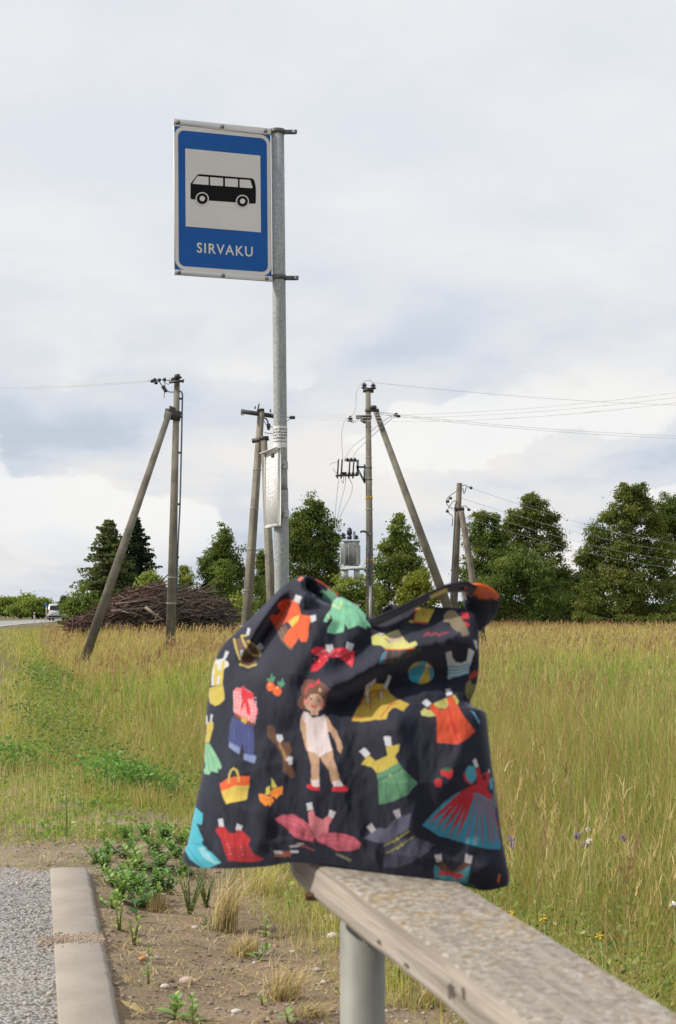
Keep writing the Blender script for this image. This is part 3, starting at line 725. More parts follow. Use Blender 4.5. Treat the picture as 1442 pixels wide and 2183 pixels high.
def stone(px, py, wpx, hpx, col, label, z=-0.07, seed=0):
    p = G(px, py, z); r_ = wpx / 2 / FPX * p[1]; rz = hpx / 2 / FPX * p[1] * 1.05
    g = np.random.default_rng(seed + 500)
    d = IV3 * 1.0
    bumps = np.zeros(len(d))
    for _ in range(5):
        k = g.normal(size=3); k /= np.linalg.norm(k); bumps += 0.13 * g.random() * np.sign(g.normal()) * np.maximum(0, d @ k) ** 2
    v = d * (1 + bumps)[:, None] * np.array((r_, r_ * 0.8, rz))
    h0 = float(height(p[0], p[1])); o = np.array((p[0], p[1], h0))
    m = MB(); m.add(v + o + np.array((0, 0, rz * 0.45)), IF3, col)
    return tag(m.build('stone', M_stones, smooth=True, origin=o), label, 'stone', 'loose stones on the sandy verge')
stone(397, 2112, 30, 16, (0.58, 0.43, 0.36), 'round pinkish stone on bare sand right of the near kerb stone', seed=1)
stone(703, 1962, 36, 18, (0.66, 0.64, 0.61), 'white broken stone just left of the rail post top', seed=2)
stone(710, 1996, 32, 16, (0.60, 0.57, 0.53), 'pale flat stone touching the rail post, below the white broken stone', seed=3)
stone(628, 2032, 18, 9, (0.50, 0.48, 0.45), 'flat grey stone on the sand below the longest straw tuft', seed=4)
stone(505, 2168, 24, 11, (0.62, 0.57, 0.50), 'cream stone at the bottom of the photo left of the post', seed=5)
stone(675, 2067, 20, 9, (0.50, 0.47, 0.44), 'grey stone midway down the left side of the post', seed=6)
stone(690, 2102, 14, 9, (0.66, 0.63, 0.59), 'small whitish stone beside the post and the lowest straw tuft', seed=7)
stone(352, 2133, 20, 10, (0.60, 0.55, 0.49), 'small cream pebble below the pinkish stone', seed=8)
stone(334, 2065, 15, 9, (0.52, 0.44, 0.38), 'little beige pebble above the cigarette end', seed=9)
stone(287, 1797, 14, 6, (0.52, 0.33, 0.24), 'reddish pebble on the verge beyond the far kerb end', seed=10)
# cigarette end
p = G(301, 2076, -0.065); h0 = float(height(p[0], p[1])); mb = MB()
mb.tube([(p[0] - 0.006, p[1], h0 + 0.012), (p[0] + 0.006, p[1] + 0.004, h0 + 0.016), (p[0] + 0.014, p[1] + 0.008, h0 + 0.019)], 0.0065, 10, (0.62, 0.30, 0.12))
mb.tube([(p[0] + 0.014, p[1] + 0.008, h0 + 0.019), (p[0] + 0.019, p[1] + 0.010, h0 + 0.021)], 0.006, 10, (0.7, 0.66, 0.6))
tag(mb.build('cigarette_end', M_stones, origin=(p[0], p[1], h0)), 'orange cigarette end lying on the sand by the kerb', 'cigarette end')

# ------------------------------------------------------------------ weeds and tufts
def leaf(mb, base, d, L, wd, col, g, droop=0.25):
    d = np.asarray(d, float); d /= np.linalg.norm(d); sd = np.cross(d, (0, 0, 1.0))
    if np.linalg.norm(sd) < 1e-3: sd = np.array((1.0, 0, 0))
    sd /= np.linalg.norm(sd); up = np.cross(sd, d); pts = []; prof = [(0, .05), (.18, .55), (.42, 1.0), (.68, .78), (.88, .35), (1.0, .03)]
    for t, k in prof:
        c = base + d * L * t - np.array((0, 0, 1)) * droop * L * t * t
        pts.append([c - sd * wd * k * .5 + up * wd * k * .14, c, c + sd * wd * k * .5 + up * wd * k * .14])
    mb.grid(np.array(pts), np.asarray(col) * (0.8 + 0.4 * g.random()))
WG = (0.17, 0.31, 0.08); WG2 = (0.26, 0.39, 0.11); WY = (0.36, 0.41, 0.08)
def weed(px, py, hpx, n, leafpx, label, group=None, col=WG, seed=0, wid=0.5, name='weed_plant', z=-0.07, stems=1, lean=0.15):
    p = G(px, py, z); o = np.array((p[0], p[1], float(height(p[0], p[1])))); k = p[1] / FPX
    g = np.random.default_rng(seed + 900); H = hpx * k; L = leafpx * k
    t = thing(name, o, label, 'weed', group); st = MB(); lv = MB()
    for s in range(stems):
        a = g.random() * 6.28; ln = lean * (0.4 + g.random()); hh = H * (0.7 + 0.4 * g.random())
        tip = o + np.array((math.cos(a) * ln * hh * 1.6, math.sin(a) * ln * hh * 1.6, hh))
        mid = (o + tip) / 2 + np.array((0, 0, hh * .08))
        st.tube([o + np.array((0, 0, -.005)), mid, tip], [0.0032, 0.0025, 0.0012], 6, (0.16, 0.19, 0.06))
        for i in range(n):
            f = (i + 0.6) / n; b = (o * (1 - f) ** 2 + 2 * f * (1 - f) * mid + tip * f * f)
            aa = i * 2.4 + g.random() * 0.8; el = 0.25 + 0.7 * f + 0.2 * g.normal()
            ll = L * 0.98 * (1.1 - 0.5 * f) * (0.7 + 0.5 * g.random())
            leaf(lv, b, (math.cos(aa) * math.cos(el), math.sin(aa) * math.cos(el), math.sin(el)), ll, ll * wid * (0.8 + 0.4 * g.random()), col, g)
    st.build('stem', M_weed, t); lv.build('leaf_cluster', M_weed, t); return t
clump = 'leafy green weed in the thick clump beside the far kerb stone'
for i, (x_, y_, h_, n_, l_) in enumerate([(222, 1872, 48, 9, 26), (243, 1898, 62, 10, 30), (262, 1850, 55, 10, 27), (280, 1912, 70, 11, 32), (300, 1868, 60, 10, 30), (322, 1900, 72, 11, 32), (340, 1868, 55, 10, 28), (258, 1945, 60, 10, 32), (305, 1945, 55, 9, 30), (355, 1895, 50, 9, 26), (232, 1840, 40, 8, 24), (330, 1842, 45, 9, 26), (378, 1850, 50, 9, 26), (272, 1878, 58, 10, 30), (296, 1925, 60, 10, 30), (352, 1822, 46, 9, 26), (388, 1826, 44, 9, 24), (208, 1858, 44, 9, 24), (392, 1872, 48, 9, 26), (240, 1965, 50, 9, 26), (270, 1815, 40, 9, 24), (310, 1808, 38, 9, 22), (335, 1938, 50, 9, 26)]):
    weed(x_, y_, h_ * .78, n_ + 4, l_ * .9, clump, 'weeds in the clump by the kerb', (WG, WG2, WG)[i % 3], i, 0.55, stems=4 + i % 2, lean=.5)
weed(292, 1990, 62, 5, 34, 'weed with two dark drooping round leaves below the clump', 'weeds along the kerb', (0.05, 0.13, 0.03), 30, 0.75)
weed(255, 2022, 70, 9, 22, 'thin yellow-green weed close to the kerb joint', 'weeds along the kerb', WY, 31, 0.35, stems=3)
weed(286, 2040, 60, 8, 24, 'yellowish weed with upright stems between kerb joint and cigarette end', 'weeds along the kerb', WY, 32, 0.35, stems=3)
weed(312, 2075, 45, 6, 26, 'small green weed beside the cigarette end', 'weeds along the kerb', WG2, 33, 0.5)
weed(318, 2130, 44, 5, 24, 'pale two-leaved seedling left of the pinkish stone', 'weeds along the kerb', WG2, 34, 0.6)
weed(372, 2190, 62, 9, 44, 'large broad-leaved weed at the bottom edge under the pinkish stone', 'weeds along the kerb', WG2, 35, 0.55, stems=2)
weed(412, 2200, 55, 9, 34, 'light green weed at the bottom edge right of the broad-leaved one', 'weeds along the kerb', WG2, 36, 0.5, stems=2)
weed(143, 1800, 110, 16, 20, 'single tall thin weed stem standing beyond the kerb end', 'weeds on the verge', WG, 37, 0.4, lean=0.03)
weed(566, 1995, 34, 8, 26, 'low green rosette right of the longest straw tuft', 'weeds on the verge', WG2, 38, 0.4)
weed(545, 2050, 30, 9, 32, 'low flat rosette below the short straw tuft', 'weeds on the verge', WG2, 39, 0.35, lean=0.5)
weed(620, 1945, 34, 7, 22, 'small green sprig under the bag left of the white stone', 'weeds on the verge', WG2, 40, 0.45)
weed(650, 1965, 26, 7, 20, 'tiny green sprig next to the white broken stone', 'weeds on the verge', WG2, 41, 0.45)
weed(622, 1918, 40, 5, 30, 'bright yellow-green leaf shoot below the plank end', 'weeds on the verge', WY, 42, 0.5)
weed(850, 2098, 40, 10, 26, 'bushy green weed right of the post under the plank', 'weeds on the verge', WG2, 43, 0.4, stems=3)
weed(560, 2155, 26, 6, 22, 'tiny green sprig at the foot of the lowest straw tuft', 'weeds on the verge', WG2, 44, 0.4)
weed(615, 2190, 34, 6, 34, 'green weed cut by the bottom edge left of the post', 'weeds on the verge', WG2, 45, 0.5)
weed(440, 1990, 28, 7, 26, 'grey-green rosette at the foot of the longest straw tuft', 'weeds on the verge', (0.15, 0.2, 0.1), 46, 0.45, lean=0.5)
weed(405, 1955, 105, 26, 12, 'airy weed with tiny white flower dots under the left corner of the bag', 'weeds on the verge', (0.17, 0.24, 0.06), 47, 0.5, stems=7, lean=0.25)
weed(440, 1935, 90, 24, 12, 'airy light green weed behind the longest straw tuft', 'weeds on the verge', (0.19, 0.24, 0.06), 48, 0.5, stems=6, lean=0.25)
def tuft(px, py, hpx, spreadpx, n, label, az0, lean0, seed, cols=(PALE, STRAW, (0.30, 0.24, 0.13)), z=-0.07, name='grass_tuft', lw=0.3):
    p = G(px, py, z); o = np.array((p[0], p[1], float(height(p[0], p[1])))); k = p[1] / FPX
    g = np.random.default_rng(seed + 1300)
    P = o + np.stack([g.normal(0, spreadpx * k * .3, n), g.normal(0, spreadpx * k * .25, n), np.full(n, -.004)], -1)
    h = hpx * k * (0.35 + 0.75 * g.random(n)); az = az0 + g.normal(0, 1.1, n); ln = np.clip(lean0 + g.normal(0, lw, n), 0.05, 1.5)
    c = np.array(cols)[g.integers(0, len(cols), n)] * (0.75 + 0.5 * g.random((n, 1)))
    m = MB(); V, F, C = blades(P, h, np.full(n, 0.0035) * (0.6 + .7 * g.random(n)), ln, az, g.random(n) * 3.14, c * .8, c, (0, .35, .7, 1)); m.add(V, F, C)
    return tag(m.build(name, M_grass, origin=o), label, 'grass tuft', 'dry grass tufts on the verge')
tuft(475, 1985, 165, 46, 190, 'tall straw-coloured grass tuft leaning right under the bag', 0.0, 0.42, 1)
tuft(520, 2038, 62, 50, 150, 'short bleached grass tuft below the tall straw one', 0.3, 0.5, 2)
tuft(600, 2140, 110, 60, 150, 'sprawling straw tuft near the bottom left of the post', 0.2, 0.75, 3)
tuft(338, 1952, 52, 34, 120, 'small brown grass tuft at the foot of the weed clump', 1.5, 0.3, 4, ((0.34, 0.25, 0.13), (0.28, 0.2, 0.11)))
tuft(660, 2178, 60, 60, 110, 'flattened dry tuft lying at the bottom beside the post', -0.3, 1.2, 5)
tuft(900, 2150, 70, 60, 130, 'dry tuft behind the rail right of the post', 0.4, 0.6, 6)
tuft(560, 1905, 90, 70, 200, 'dense tan grass tuft directly under the left half of the bag', 0.2, 0.6, 7, (PALE, STRAW, YGREEN))

# flowers in the field
def flower_spike(px, py, d, hpx, col, label, seed, white=False):
    tip = W(px, py, d); o = np.array((tip[0], d, float(height(tip[0], d)))); g = np.random.default_rng(seed)
    t = thing('flower', o, label, 'flower', 'wild flowers in the grass'); a = MB(); b = MB(); H = hpx / FPX * d
    a.tube([o, (o + tip) / 2 + np.array((.01, 0, 0)), tip], [0.002, 0.002, 0.0015], 6, (0.26, 0.34, 0.07))
    for i in range(46 if not white else 26):
        f = g.random(); ang = g.random() * 6.28; rad = (0.005 + .008 * (1 - f)) if not white else 0.012 * g.random()
        c = tip + np.array((math.cos(ang) * rad, math.sin(ang) * rad, -H * f if not white else 0.004 * g.normal()))
        b.add(IV * 0.0040 * (0.7 + .6 * g.random()) + c, IF, np.array(col) * (0.7 + .6 * g.random()))
    a.build('stem', M_weed, t); b.build('blossom', M_weed, t)
flower_spike(1093, 1782, 6.4, 26, (0.22, 0.17, 0.50), 'tall violet flower spike close to the right edge of the bag', 1)
flower_spike(1231, 1776, 6.6, 12, (0.20, 0.15, 0.42), 'violet flower in the middle of the right-hand meadow', 2)
flower_spike(1331, 1780, 6.8, 12, (0.26, 0.15, 0.45), 'violet flower farthest right in the meadow', 3)
flower_spike(1247, 1796, 6.3, 10, (0.30, 0.16, 0.42), 'small mauve flower below the middle violet one', 4)
flower_spike(1256, 1793, 6.2, 6, (0.75, 0.75, 0.72), 'small white flower beside the mauve one', 5, True)
flower_spike(1253, 1769, 6.7, 6, (0.72, 0.72, 0.70), 'small white flower above the mauve one', 6, True)
flower_spike(1437, 1928, 4.9, 8, (0.75, 0.73, 0.70), 'white flower at the right edge of the photo', 7, True)
flower_spike(1281, 1996, 4.6, 10, (0.60, 0.48, 0.05), 'yellow flower head just above the plank', 8, True)
flower_spike(1160, 1958, 4.9, 8, (0.60, 0.46, 0.04), 'little yellow flower near the bag corner and plank', 9, True)
flower_spike(1090, 1946, 5.0, 8, (0.58, 0.44, 0.04), 'yellow flower peeping over the plank edge below the bag', 10, True)
flower_spike(129, 1580, 11.5, 12, (0.50, 0.46, 0.06), 'yellow-green flower head in the grass far left', 11, True)

# ------------------------------------------------------------------ rail
RU = np.array((-0.294, 1.0, 0.052)); RU /= np.linalg.norm(RU)
RQ = W(677, 1840, 2.10)                                  # top left arris where the bag starts
RW = np.array((0.959, 0.282, 0.0)); RW /= np.linalg.norm(RW); RN = np.cross(RW, RU)
RWID, RTH = 0.142, 0.047
rail = thing('wooden_rail', (RQ[0], RQ[1], -0.1), 'weathered grey wooden rail with lichen on a steel post, carrying the bag', 'rail')
PROF = [(0, -RTH), (0.004, -RTH - .001), (RWID - .004, -RTH), (RWID, -RTH + .004), (RWID, -.004), (RWID - .004, 0), (0.095, .0006), (0.05, .0), (.008, -.001), (.0015, -.004), (-.001, -.012), (0.0, -.03), (-.0005, -RTH + .005)]
RPER = sum(math.dist(PROF[i], PROF[(i + 1) % 13]) for i in range(13))
def plank():
    g = np.random.default_rng(3); n = 90
    s_end = 0.165; ss = np.linspace(-2.6, s_end, n)
    prof = [(0, -RTH), (0.004, -RTH - .001), (RWID - .004, -RTH), (RWID, -RTH + .004), (RWID, -.004), (RWID - .004, 0), (0.095, .0006), (0.05, .0), (.008, -.001), (.0015, -.004), (-.001, -.012), (0.0, -.03), (-.0005, -RTH + .005)]
    k = len(prof); P = []; UV = []
    per = np.concatenate([[0], np.cumsum([math.dist(prof[i], prof[(i + 1) % k]) for i in range(k)])])
    for i, s in enumerate(ss):
        w1 = 0.0010 * math.sin(s * 11) + .0006 * math.sin(s * 37)
        row = []
        for j, (a, b) in enumerate(prof):
            tt = 1.0
            if i >= n - 4:                       # rounded, slanting end grain
                tt = (1.0, 0.97, 0.9, 0.75)[i - (n - 4)]
            aa = RWID / 2 + (a - RWID / 2) * (0.5 + 0.5 * tt); bb = -RTH / 2 + (b + RTH / 2) * tt
            sk = -0.02 * (bb + RTH / 2) / RTH if i == n - 1 else 0
            row.append(RQ + RU * (s + sk) + RW * aa + RN * (bb + (w1 if a < .02 else 0)))
        P.append(row)
    P = np.array(P); mb = MB()
    V = P.reshape(-1, 3); I = np.arange(n * k).reshape(n, k); J = np.roll(I, -1, 1)
    f = np.stack([I[:-1], I[1:], J[1:], J[:-1]], -1).reshape(-1, 4)
    mb.add(V, [f, np.array([I[0], I[-1][::-1]])])
    o = mb.build('plank', M_plank, rail)
    me = o.data; uv = me.uv_layers.new(name='UVMap'); data = np.zeros((len(me.loops), 2))
    vi = np.zeros(len(me.loops), np.int32); me.loops.foreach_get('vertex_index', vi)
    data[:, 0] = ss[vi // k]; pj = vi % k; data[:, 1] = per[pj]
    # the seam column wraps round to the full perimeter
    lp = np.arange(len(f) * 4).reshape(-1, 4); seam = (f[:, 0] % k) == k - 1
    for c_ in (2, 3): data[lp[seam][:, c_], 1] = per[-1]
    uv.data.foreach_set('uv', data.astype(np.float32).ravel())
    md = o.modifiers.new('wn', 'WEIGHTED_NORMAL')
    return o
def rail_s(px_t):
    return min(np.linspace(-1.2, .16, 800), key=lambda q: abs(proj(RQ + RU * q - RN * .026)[0] - px_t))
def proj(p):
    d = p[1] * math.cos(TH) + (p[2] - CZ) * math.sin(TH); return 721 + FPX * p[0] / d, 1091.5 - FPX * (-p[1] * math.sin(TH) + (p[2] - CZ) * math.cos(TH)) / d
# v runs round the section; the left side face lies at the end of the loop
ROT = [(rail_s(963), .016, RPER - .018, .012), (rail_s(990), .010, RPER - .026, .008), (rail_s(868), .012, RPER - .008, .004), (rail_s(810), .014, RPER - .009, .004), (rail_s(1180), .02, RPER - .012, .006)]
M_plank = plank_mat()
plank()
def post(px, s_hint):
    c = RQ + RU * s_hint + RW * (RWID * 0.5) + RN * (-RTH)
    mb = MB(); mb.tube([(c[0], c[1], -0.6), (c[0], c[1], 0.2), (c[0], c[1], c[2] - 0.004)], 0.030, 28)
    return mb.build('post', M_postgalv, rail, smooth=True)
M_postgalv = simple('post_galvanised', (0.215, 0.215, 0.19), 0.6, 0.12, 9, 0.1)
# find the place along the rail whose post shows at pixel column 772
best = min(np.linspace(-1, .1, 400), key=lambda s: abs((RQ + RU * s + RW * RWID * .5 + RN * -RTH)[0] / (RQ + RU * s + RW * RWID * .5 + RN * -RTH)[1] * FPX / 1.0 + 721 - 772))
post(772, best)
# washer and bolt stub where rail and post meet the bag side
c = W(666, 1911, 2.12); mb = MB(); mb.box(c, (0.020, 0.012, 0.010), None, None, .002); mb.build('bolt', M_rust if 'M_rust' in globals() else simple('rust', (0.16, 0.075, 0.04), .85, .3, 40), rail)

# ------------------------------------------------------------------ bus stop sign
def text_geo(body, offset=0.0, spacing=1.0):
    cu = bpy.data.curves.new('t', 'FONT'); cu.body = body; cu.size = 1.0; cu.offset = offset; cu.space_character = spacing
    cu.resolution_u = 4; cu.extrude = 0.0
    ob = bpy.data.objects.new('t', cu); COL.objects.link(ob)
    bpy.context.view_layer.update()
    me = bpy.data.meshes.new_from_object(ob.evaluated_get(bpy.context.evaluated_depsgraph_get()))
    v = np.zeros(len(me.vertices) * 3); me.vertices.foreach_get('co', v); v = v.reshape(-1, 3)
    f = [tuple(p.vertices) for p in me.polygons]
    bpy.data.objects.remove(ob); bpy.data.meshes.remove(me); bpy.data.curves.remove(cu)
    by = {}
    for p in f: by.setdefault(len(p), []).append(p)
    return v, [np.array(x) for x in by.values()]

SD = 9.5
PT = W(592, 279, SD); PB = W(601, 1230, SD); pax = (PT - PB) / np.linalg.norm(PT - PB)
def pole_at(py):
    a, b = W(592, py, SD)[2], None
    return PB + pax * ((a - PB[2]) / pax[2])
base = PB + pax * ((-0.1 - PB[2]) / pax[2])
stop = thing('bus_stop_sign', (base[0], base[1], -0.1), 'blue and white bus stop sign on a galvanised steel pole with a timetable board', 'bus stop sign')
RTOP, RLOW = 0.0400, 0.0440
mb = MB(); j = pole_at(1044)
mb.tube([j - pax * 0.02, j + pax * 0.05, pole_at(600), PT + pax * 0.004], RTOP, 40)
mb.tube([base - pax * 0.5, base, j - pax * 0.4, j - pax * 0.006, j], [RLOW, RLOW, RLOW, RLOW, RLOW * 0.965], 40)
mb.build('pole', M_galv, stop, smooth=True)
mb = MB(); mb.tube([j - pax * 0.004, j + pax * 0.010], [RLOW * .985, RTOP * 1.03], 40); mb.build('pole_joint', M_clampdark, stop, smooth=True)

ANG = math.radians(19); ST = np.array((math.cos(ANG), math.sin(ANG), 0)); SN = np.array((math.sin(ANG), -math.cos(ANG), 0)); SU = pax
STR = W(577, 275, 9.475); SW, SH = 0.597, 0.932
def SPt(u, v, off=0.0): return STR + ST * (u - 1) * SW - SU * v * SH + SN * off
def crop_uv(x, y):
    u = (x - (145 + 20 * (y - 80) / 1485.0)) / 911.0
    return u, (y - (80 + 70 * u)) / 1470.0
def poly(mb, pts_uv, off):
    v = [SPt(u, v_, off) for u, v_ in pts_uv]; mb.add(v, [np.array([list(range(len(v)))])])
def cpoly(mb, pts, off): poly(mb, [crop_uv(*p) for p in pts], off)
def rrect(u0, v0, u1, v1, r, n=10):
    k = SW / SH; out = []
    for cx, cy, a0 in ((u1 - r, v0 + r * k, -90), (u1 - r, v1 - r * k, 0), (u0 + r, v1 - r * k, 90), (u0 + r, v0 + r * k, 180)):
        for i in range(n + 1):
            a = math.radians(a0 + 90 * i / n); out.append((cx + r * math.cos(a), cy + r * k * math.sin(a)))
    return out
R3 = np.stack([ST, -SN, SU], 1)
mb = MB(); mb.box(SPt(.5, .5, -0.006), (SW, 0.012, SH), R3); panel = mb.build('sign_panel', M_paintwhite, stop)
mb = MB(); poly(mb, [(0.004, .043), (.996, .043), (.996, .965), (.004, .965)], 0.0012); mb.build('blue_sheet', M_blue, panel)
mb = MB(); poly(mb, rrect(.006, .0435, .994, .966, .10), 0.0024); mb.build('white_border', M_sheetwhite, panel)
mb = MB(); poly(mb, rrect(.042, .068, .958, .942, .065), 0.0036); mb.build('blue_field', M_blue, panel)
mb = MB(); poly(mb, [(.113, .184), (.888, .184), (.888, .686), (.113, .686)], 0.0048); mb.build('white_square', M_sheetwhite, panel)
mb = MB(); cpoly(mb, [(303, 692), (362, 614), (372, 604), (385, 600), (880, 633), (893, 640), (904, 658), (914, 700), (918, 740), (918, 865), (910, 875), (855, 874), (720, 865), (475, 850), (350, 842), (315, 840), (304, 830)], 0.006)
bus = mb.build('bus_pictogram', M_black, panel)
def circ(c, r, n=36): return [(c[0] + r * math.cos(i * 6.2832 / n), c[1] + r * math.sin(i * 6.2832 / n)) for i in range(n)]
mb = MB()
for w in ([(320, 693), (358, 632), (368, 620), (468, 627), (470, 631), (470, 701), (466, 703)], [(484, 631), (488, 628), (603, 635), (606, 639), (606, 709), (602, 711), (488, 706), (485, 702)],
          [(624, 640), (628, 637), (743, 643), (746, 647), (746, 717), (742, 720), (628, 713), (625, 709)], [(762, 648), (765, 645), (855, 649), (866, 655), (886, 724), (882, 728), (766, 722), (763, 718)]):
    mb = MB(); cpoly(mb, w, 0.0072); mb.build('bus_window', M_sheetwhite, bus)
for q in ((412, 834), (790, 855)):
    for nm, r_, off, mt in (('wheel_arch', 62, .0072, M_sheetwhite), ('bus_wheel', 51, .0084, M_black), ('bus_hub', 25, .0096, M_sheetwhite)):
        mb = MB(); cpoly(mb, circ(q, r_), off); mb.build(nm, mt, bus)
v, f = text_geo('SIRVAKU', 0.014, 1.18)
x0, x1 = v[:, 0].min(), v[:, 0].max(); y0, y1 = v[:, 1].min(), v[:, 1].max()
uu = .225 + (v[:, 0] - x0) / (x1 - x0) * .575; vv = .850 - (v[:, 1] - y0) / (y1 - y0) * .066
mb = MB(); mb.add(np.array([SPt(a, b, 0.0052) for a, b in zip(uu, vv)]), f); mb.build('lettering', M_sheetwhite, panel)
for (va, vb) in ((-0.002, .040), (.968, 1.002)):
    mb = MB(); mb.box(SPt(.5, (va + vb) / 2, 0.003), (SW + .006, 0.010, (vb - va) * SH), R3, None, .002); mb.build('edge_bar', M_paintwhite, panel)
    for u in (.045, .495, .945):
        mb = MB(); mb.lathe(SPt(u, (va + vb) / 2, 0.008), [(0, .0115), (.002, .0115), (.002, .008), (.006, .0075), (.0075, .004), (.0075, 0)], 12, SN); mb.build('bolt', M_bolt, panel, smooth=False)
def clamp(py, ear=0.085, hh=0.026):
    c = pole_at(py); cl = MB(); n = 36
    a = np.linspace(0, 2 * math.pi, n, endpoint=False); ro, ri = RTOP + .006, RTOP + .0005
    P = np.array([[c + pax * z + np.array((r * math.cos(t), r * math.sin(t), 0)) for (r, z) in ((ri, -hh / 2), (ro, -hh / 2), (ro, hh / 2), (ri, hh / 2))] for t in a])
    V = P.reshape(-1, 3); I = np.arange(n * 4).reshape(n, 4); J = np.roll(I, -1, 0)
    q = np.concatenate([np.stack([I[:, k], J[:, k], J[:, (k + 1) % 4], I[:, (k + 1) % 4]], -1) for k in range(4)])
    cl.add(V, q)
    cl.box(c + np.array((RTOP + ear / 2 - .006, -0.014, -0.004)), (ear, 0.005, hh), None, None, .001)
    cl.box(c + np.array((RTOP + ear / 2 - .010, -0.005, -0.004)), (ear * .9, 0.005, hh), None, None, .001)
    o = cl.build('clamp', M_clampdark, stop)
    b = MB(); b.lathe(c + np.array((RTOP + ear - .026, -0.0165, -0.004)), [(0, .009), (.006, .009), (.008, .004), (.008, 0)], 10, (0, -1, 0)); b.build('bolt', M_galv2, o)
    bk = MB(); bk.box(c + np.array((-RTOP - .012, -0.012, 0)), (.024, .012, hh), None, None, .001); bk.build('bracket', M_clampdark, o)
clamp(281); clamp(592)
# paper notice wrapped round the pole, lettering follows the curve
za, zb = W(598, 909, SD)[2], W(598, 955, SD)[2]
def cyl(arc, z, r):
    c = PB + pax * ((z - PB[2]) / pax[2]); t = -math.pi / 2 + arc / r
    return np.array((c[0] + r * math.cos(t), c[1] + r * math.sin(t), z))
mb = MB(); r = RTOP + .0012
mb.grid(np.array([[cyl(a, z, r) for z in (zb, za)] for a in np.linspace(-.118, .118, 60)])); notice = mb.build('notice', M_paper, stop, smooth=True)
mb = MB(); r2 = RTOP + .0020
for i, (s_, a0, a1) in enumerate((('SELLE PEATUSE', -.074, .084), ('SÕIDUPLAANI', -.073, .062), ('HINDA TELEFONI', -.084, .084), ('AADRESSILT', -.068, .048), ('www.peatus.ee', -.082, .044))):
    v, f = text_geo(s_, 0.022 if i < 4 else .012); x0, x1 = v[:, 0].min(), v[:, 0].max()
    zt = za - .026 - i * .0178; sc = .0158
    mb.add(np.array([cyl(a0 + (x - x0) / (x1 - x0) * (a1 - a0), zt + y * sc, r2) for x, y, _ in v]), f)
mb.build('lettering', M_ink, notice)
# timetable board, edge on to the road
BN, BF = W(596, 957, 9.30), W(566, 969, 9.62); Bb = W(596, 1121, 9.30)[2]; BT = BN[2]
bt = np.array((BF[0] - BN[0], BF[1] - BN[1], 0)); BWD = np.linalg.norm(bt); bt /= BWD; bnrm = np.array((-bt[1], bt[0], 0))
if bnrm[0] > 0: bnrm = -bnrm
BH = BT - Bb; RB = np.stack([bt, -bnrm, (0, 0, 1)], 1)
def BP(u, v, off=0.0): return np.array((BN[0], BN[1], BT)) + bt * u * BWD - np.array((0, 0, 1)) * v * BH + bnrm * off
mb = MB(); mb.box(BP(.5, .5, -.006), (BWD, .012, BH), RB, None, .002); board = mb.build('timetable_board', M_paintwhite, stop)
fr = MB()
for u in (.03, .97): fr.box(BP(u, .5, .004), (BWD * .06, .008, BH), RB, None, .002)
fr.box(BP(.5, .985, .004), (BWD * .88, .0078, BH * .035), RB, None, .002)
fr.box(BP(.5, -.012, .014), (BWD * 1.12, .036, .008), RB, None, .002)
fr.build('frame', M_galv2, board)
mb = MB(); mb.box(BP(.5, .52, .0015), (BWD * .84, .0012, BH * .86), RB); paper = mb.build('timetable_sheet', M_paper, board)
mb = MB(); g = np.random.default_rng(4)
rows = np.concatenate([np.linspace(.13, .15, 2), np.linspace(.19, .94, 44)])
for v_ in rows:
    if g.random() < .12: continue
    u = .16 + .06 * g.random()
    while u < .82:
        l = .03 + .09 * g.random()
        if g.random() < .8:
            mb.add([BP(u, v_, .0026), BP(u + l, v_, .0026), BP(u + l, v_ + .0065, .0026), BP(u, v_ + .0065, .0026)], np.array([[0, 1, 2, 3]]))
        u += l + .02
mb.build('timetable_print', M_inkgrey, paper)
mb = MB(); mb.box(BP(.42, .058, .006), (.05, .006, .022), RB, None, .002); mb.build('catch', M_ink, board)
for py in (992, 1095):
    c = pole_at(py); R_ = RTOP if py < 1044 else RLOW; o = MB(); a = np.linspace(-2.2, 1.2, 26); hh = .044
    o.grid(np.array([[c + pax * z + np.array(((R_ + .004) * math.cos(t), (R_ + .004) * math.sin(t), 0)) for z in (-hh / 2, hh / 2)] for t in a]))
    o.box(c + np.array((R_ * .42, -R_ - .010, 0)), (.006, .018, hh), None, None, .001)
    o.box(c + np.array((-R_ * .35, -R_ - .018, 0)), (.045, .006, hh * .7), None, None, .001)
    o = o.build('strap_clamp', M_galv2, stop)
    b = MB(); b.tube([c + np.array((-R_ * .1, -R_ - .014, .002)), c + np.array((R_ * .60, -R_ - .014, .002))], .0065, 8); b.build('bolt', M_bolt, o)

# ------------------------------------------------------------------ utility poles
def wl(pts, d): return [W(x, y, d) for x, y in pts]
def curve(pts, n=8):
    """smooth curve through points"""
    p = np.asarray(pts, float); p = np.vstack([2 * p[0] - p[1], p, 2 * p[-1] - p[-2]]); out = []
    for i in range(1, len(p) - 2):
        for t in np.linspace(0, 1, n, endpoint=False):
            a, b, c, e = p[i - 1], p[i], p[i + 1], p[i + 2]
            out.append(.5 * ((2 * b) + (c - a) * t + (2 * a - 5 * b + 4 * c - e) * t * t + (3 * b - 3 * c + e - a) * t ** 3))
    out.append(p[-2]); return np.array(out)
def sag_wire(p0, p1, sag, n=24):
    t = np.linspace(0, 1, n)[:, None]; p = np.asarray(p0) * (1 - t) + np.asarray(p1) * t; p[:, 2] -= 4 * sag * (t * (1 - t))[:, 0]; return p
def insulator(mb, p, s, up=(0, 0, 1)):
    mb.lathe(p, [(0, .25 * s), (.1 * s, .5 * s), (.3 * s, .5 * s), (.34 * s, .3 * s), (.5 * s, .3 * s), (.54 * s, .46 * s), (.7 * s, .44 * s), (.74 * s, .26 * s), (.9 * s, .24 * s), (1.0 * s, .05 * s)], 10, up)
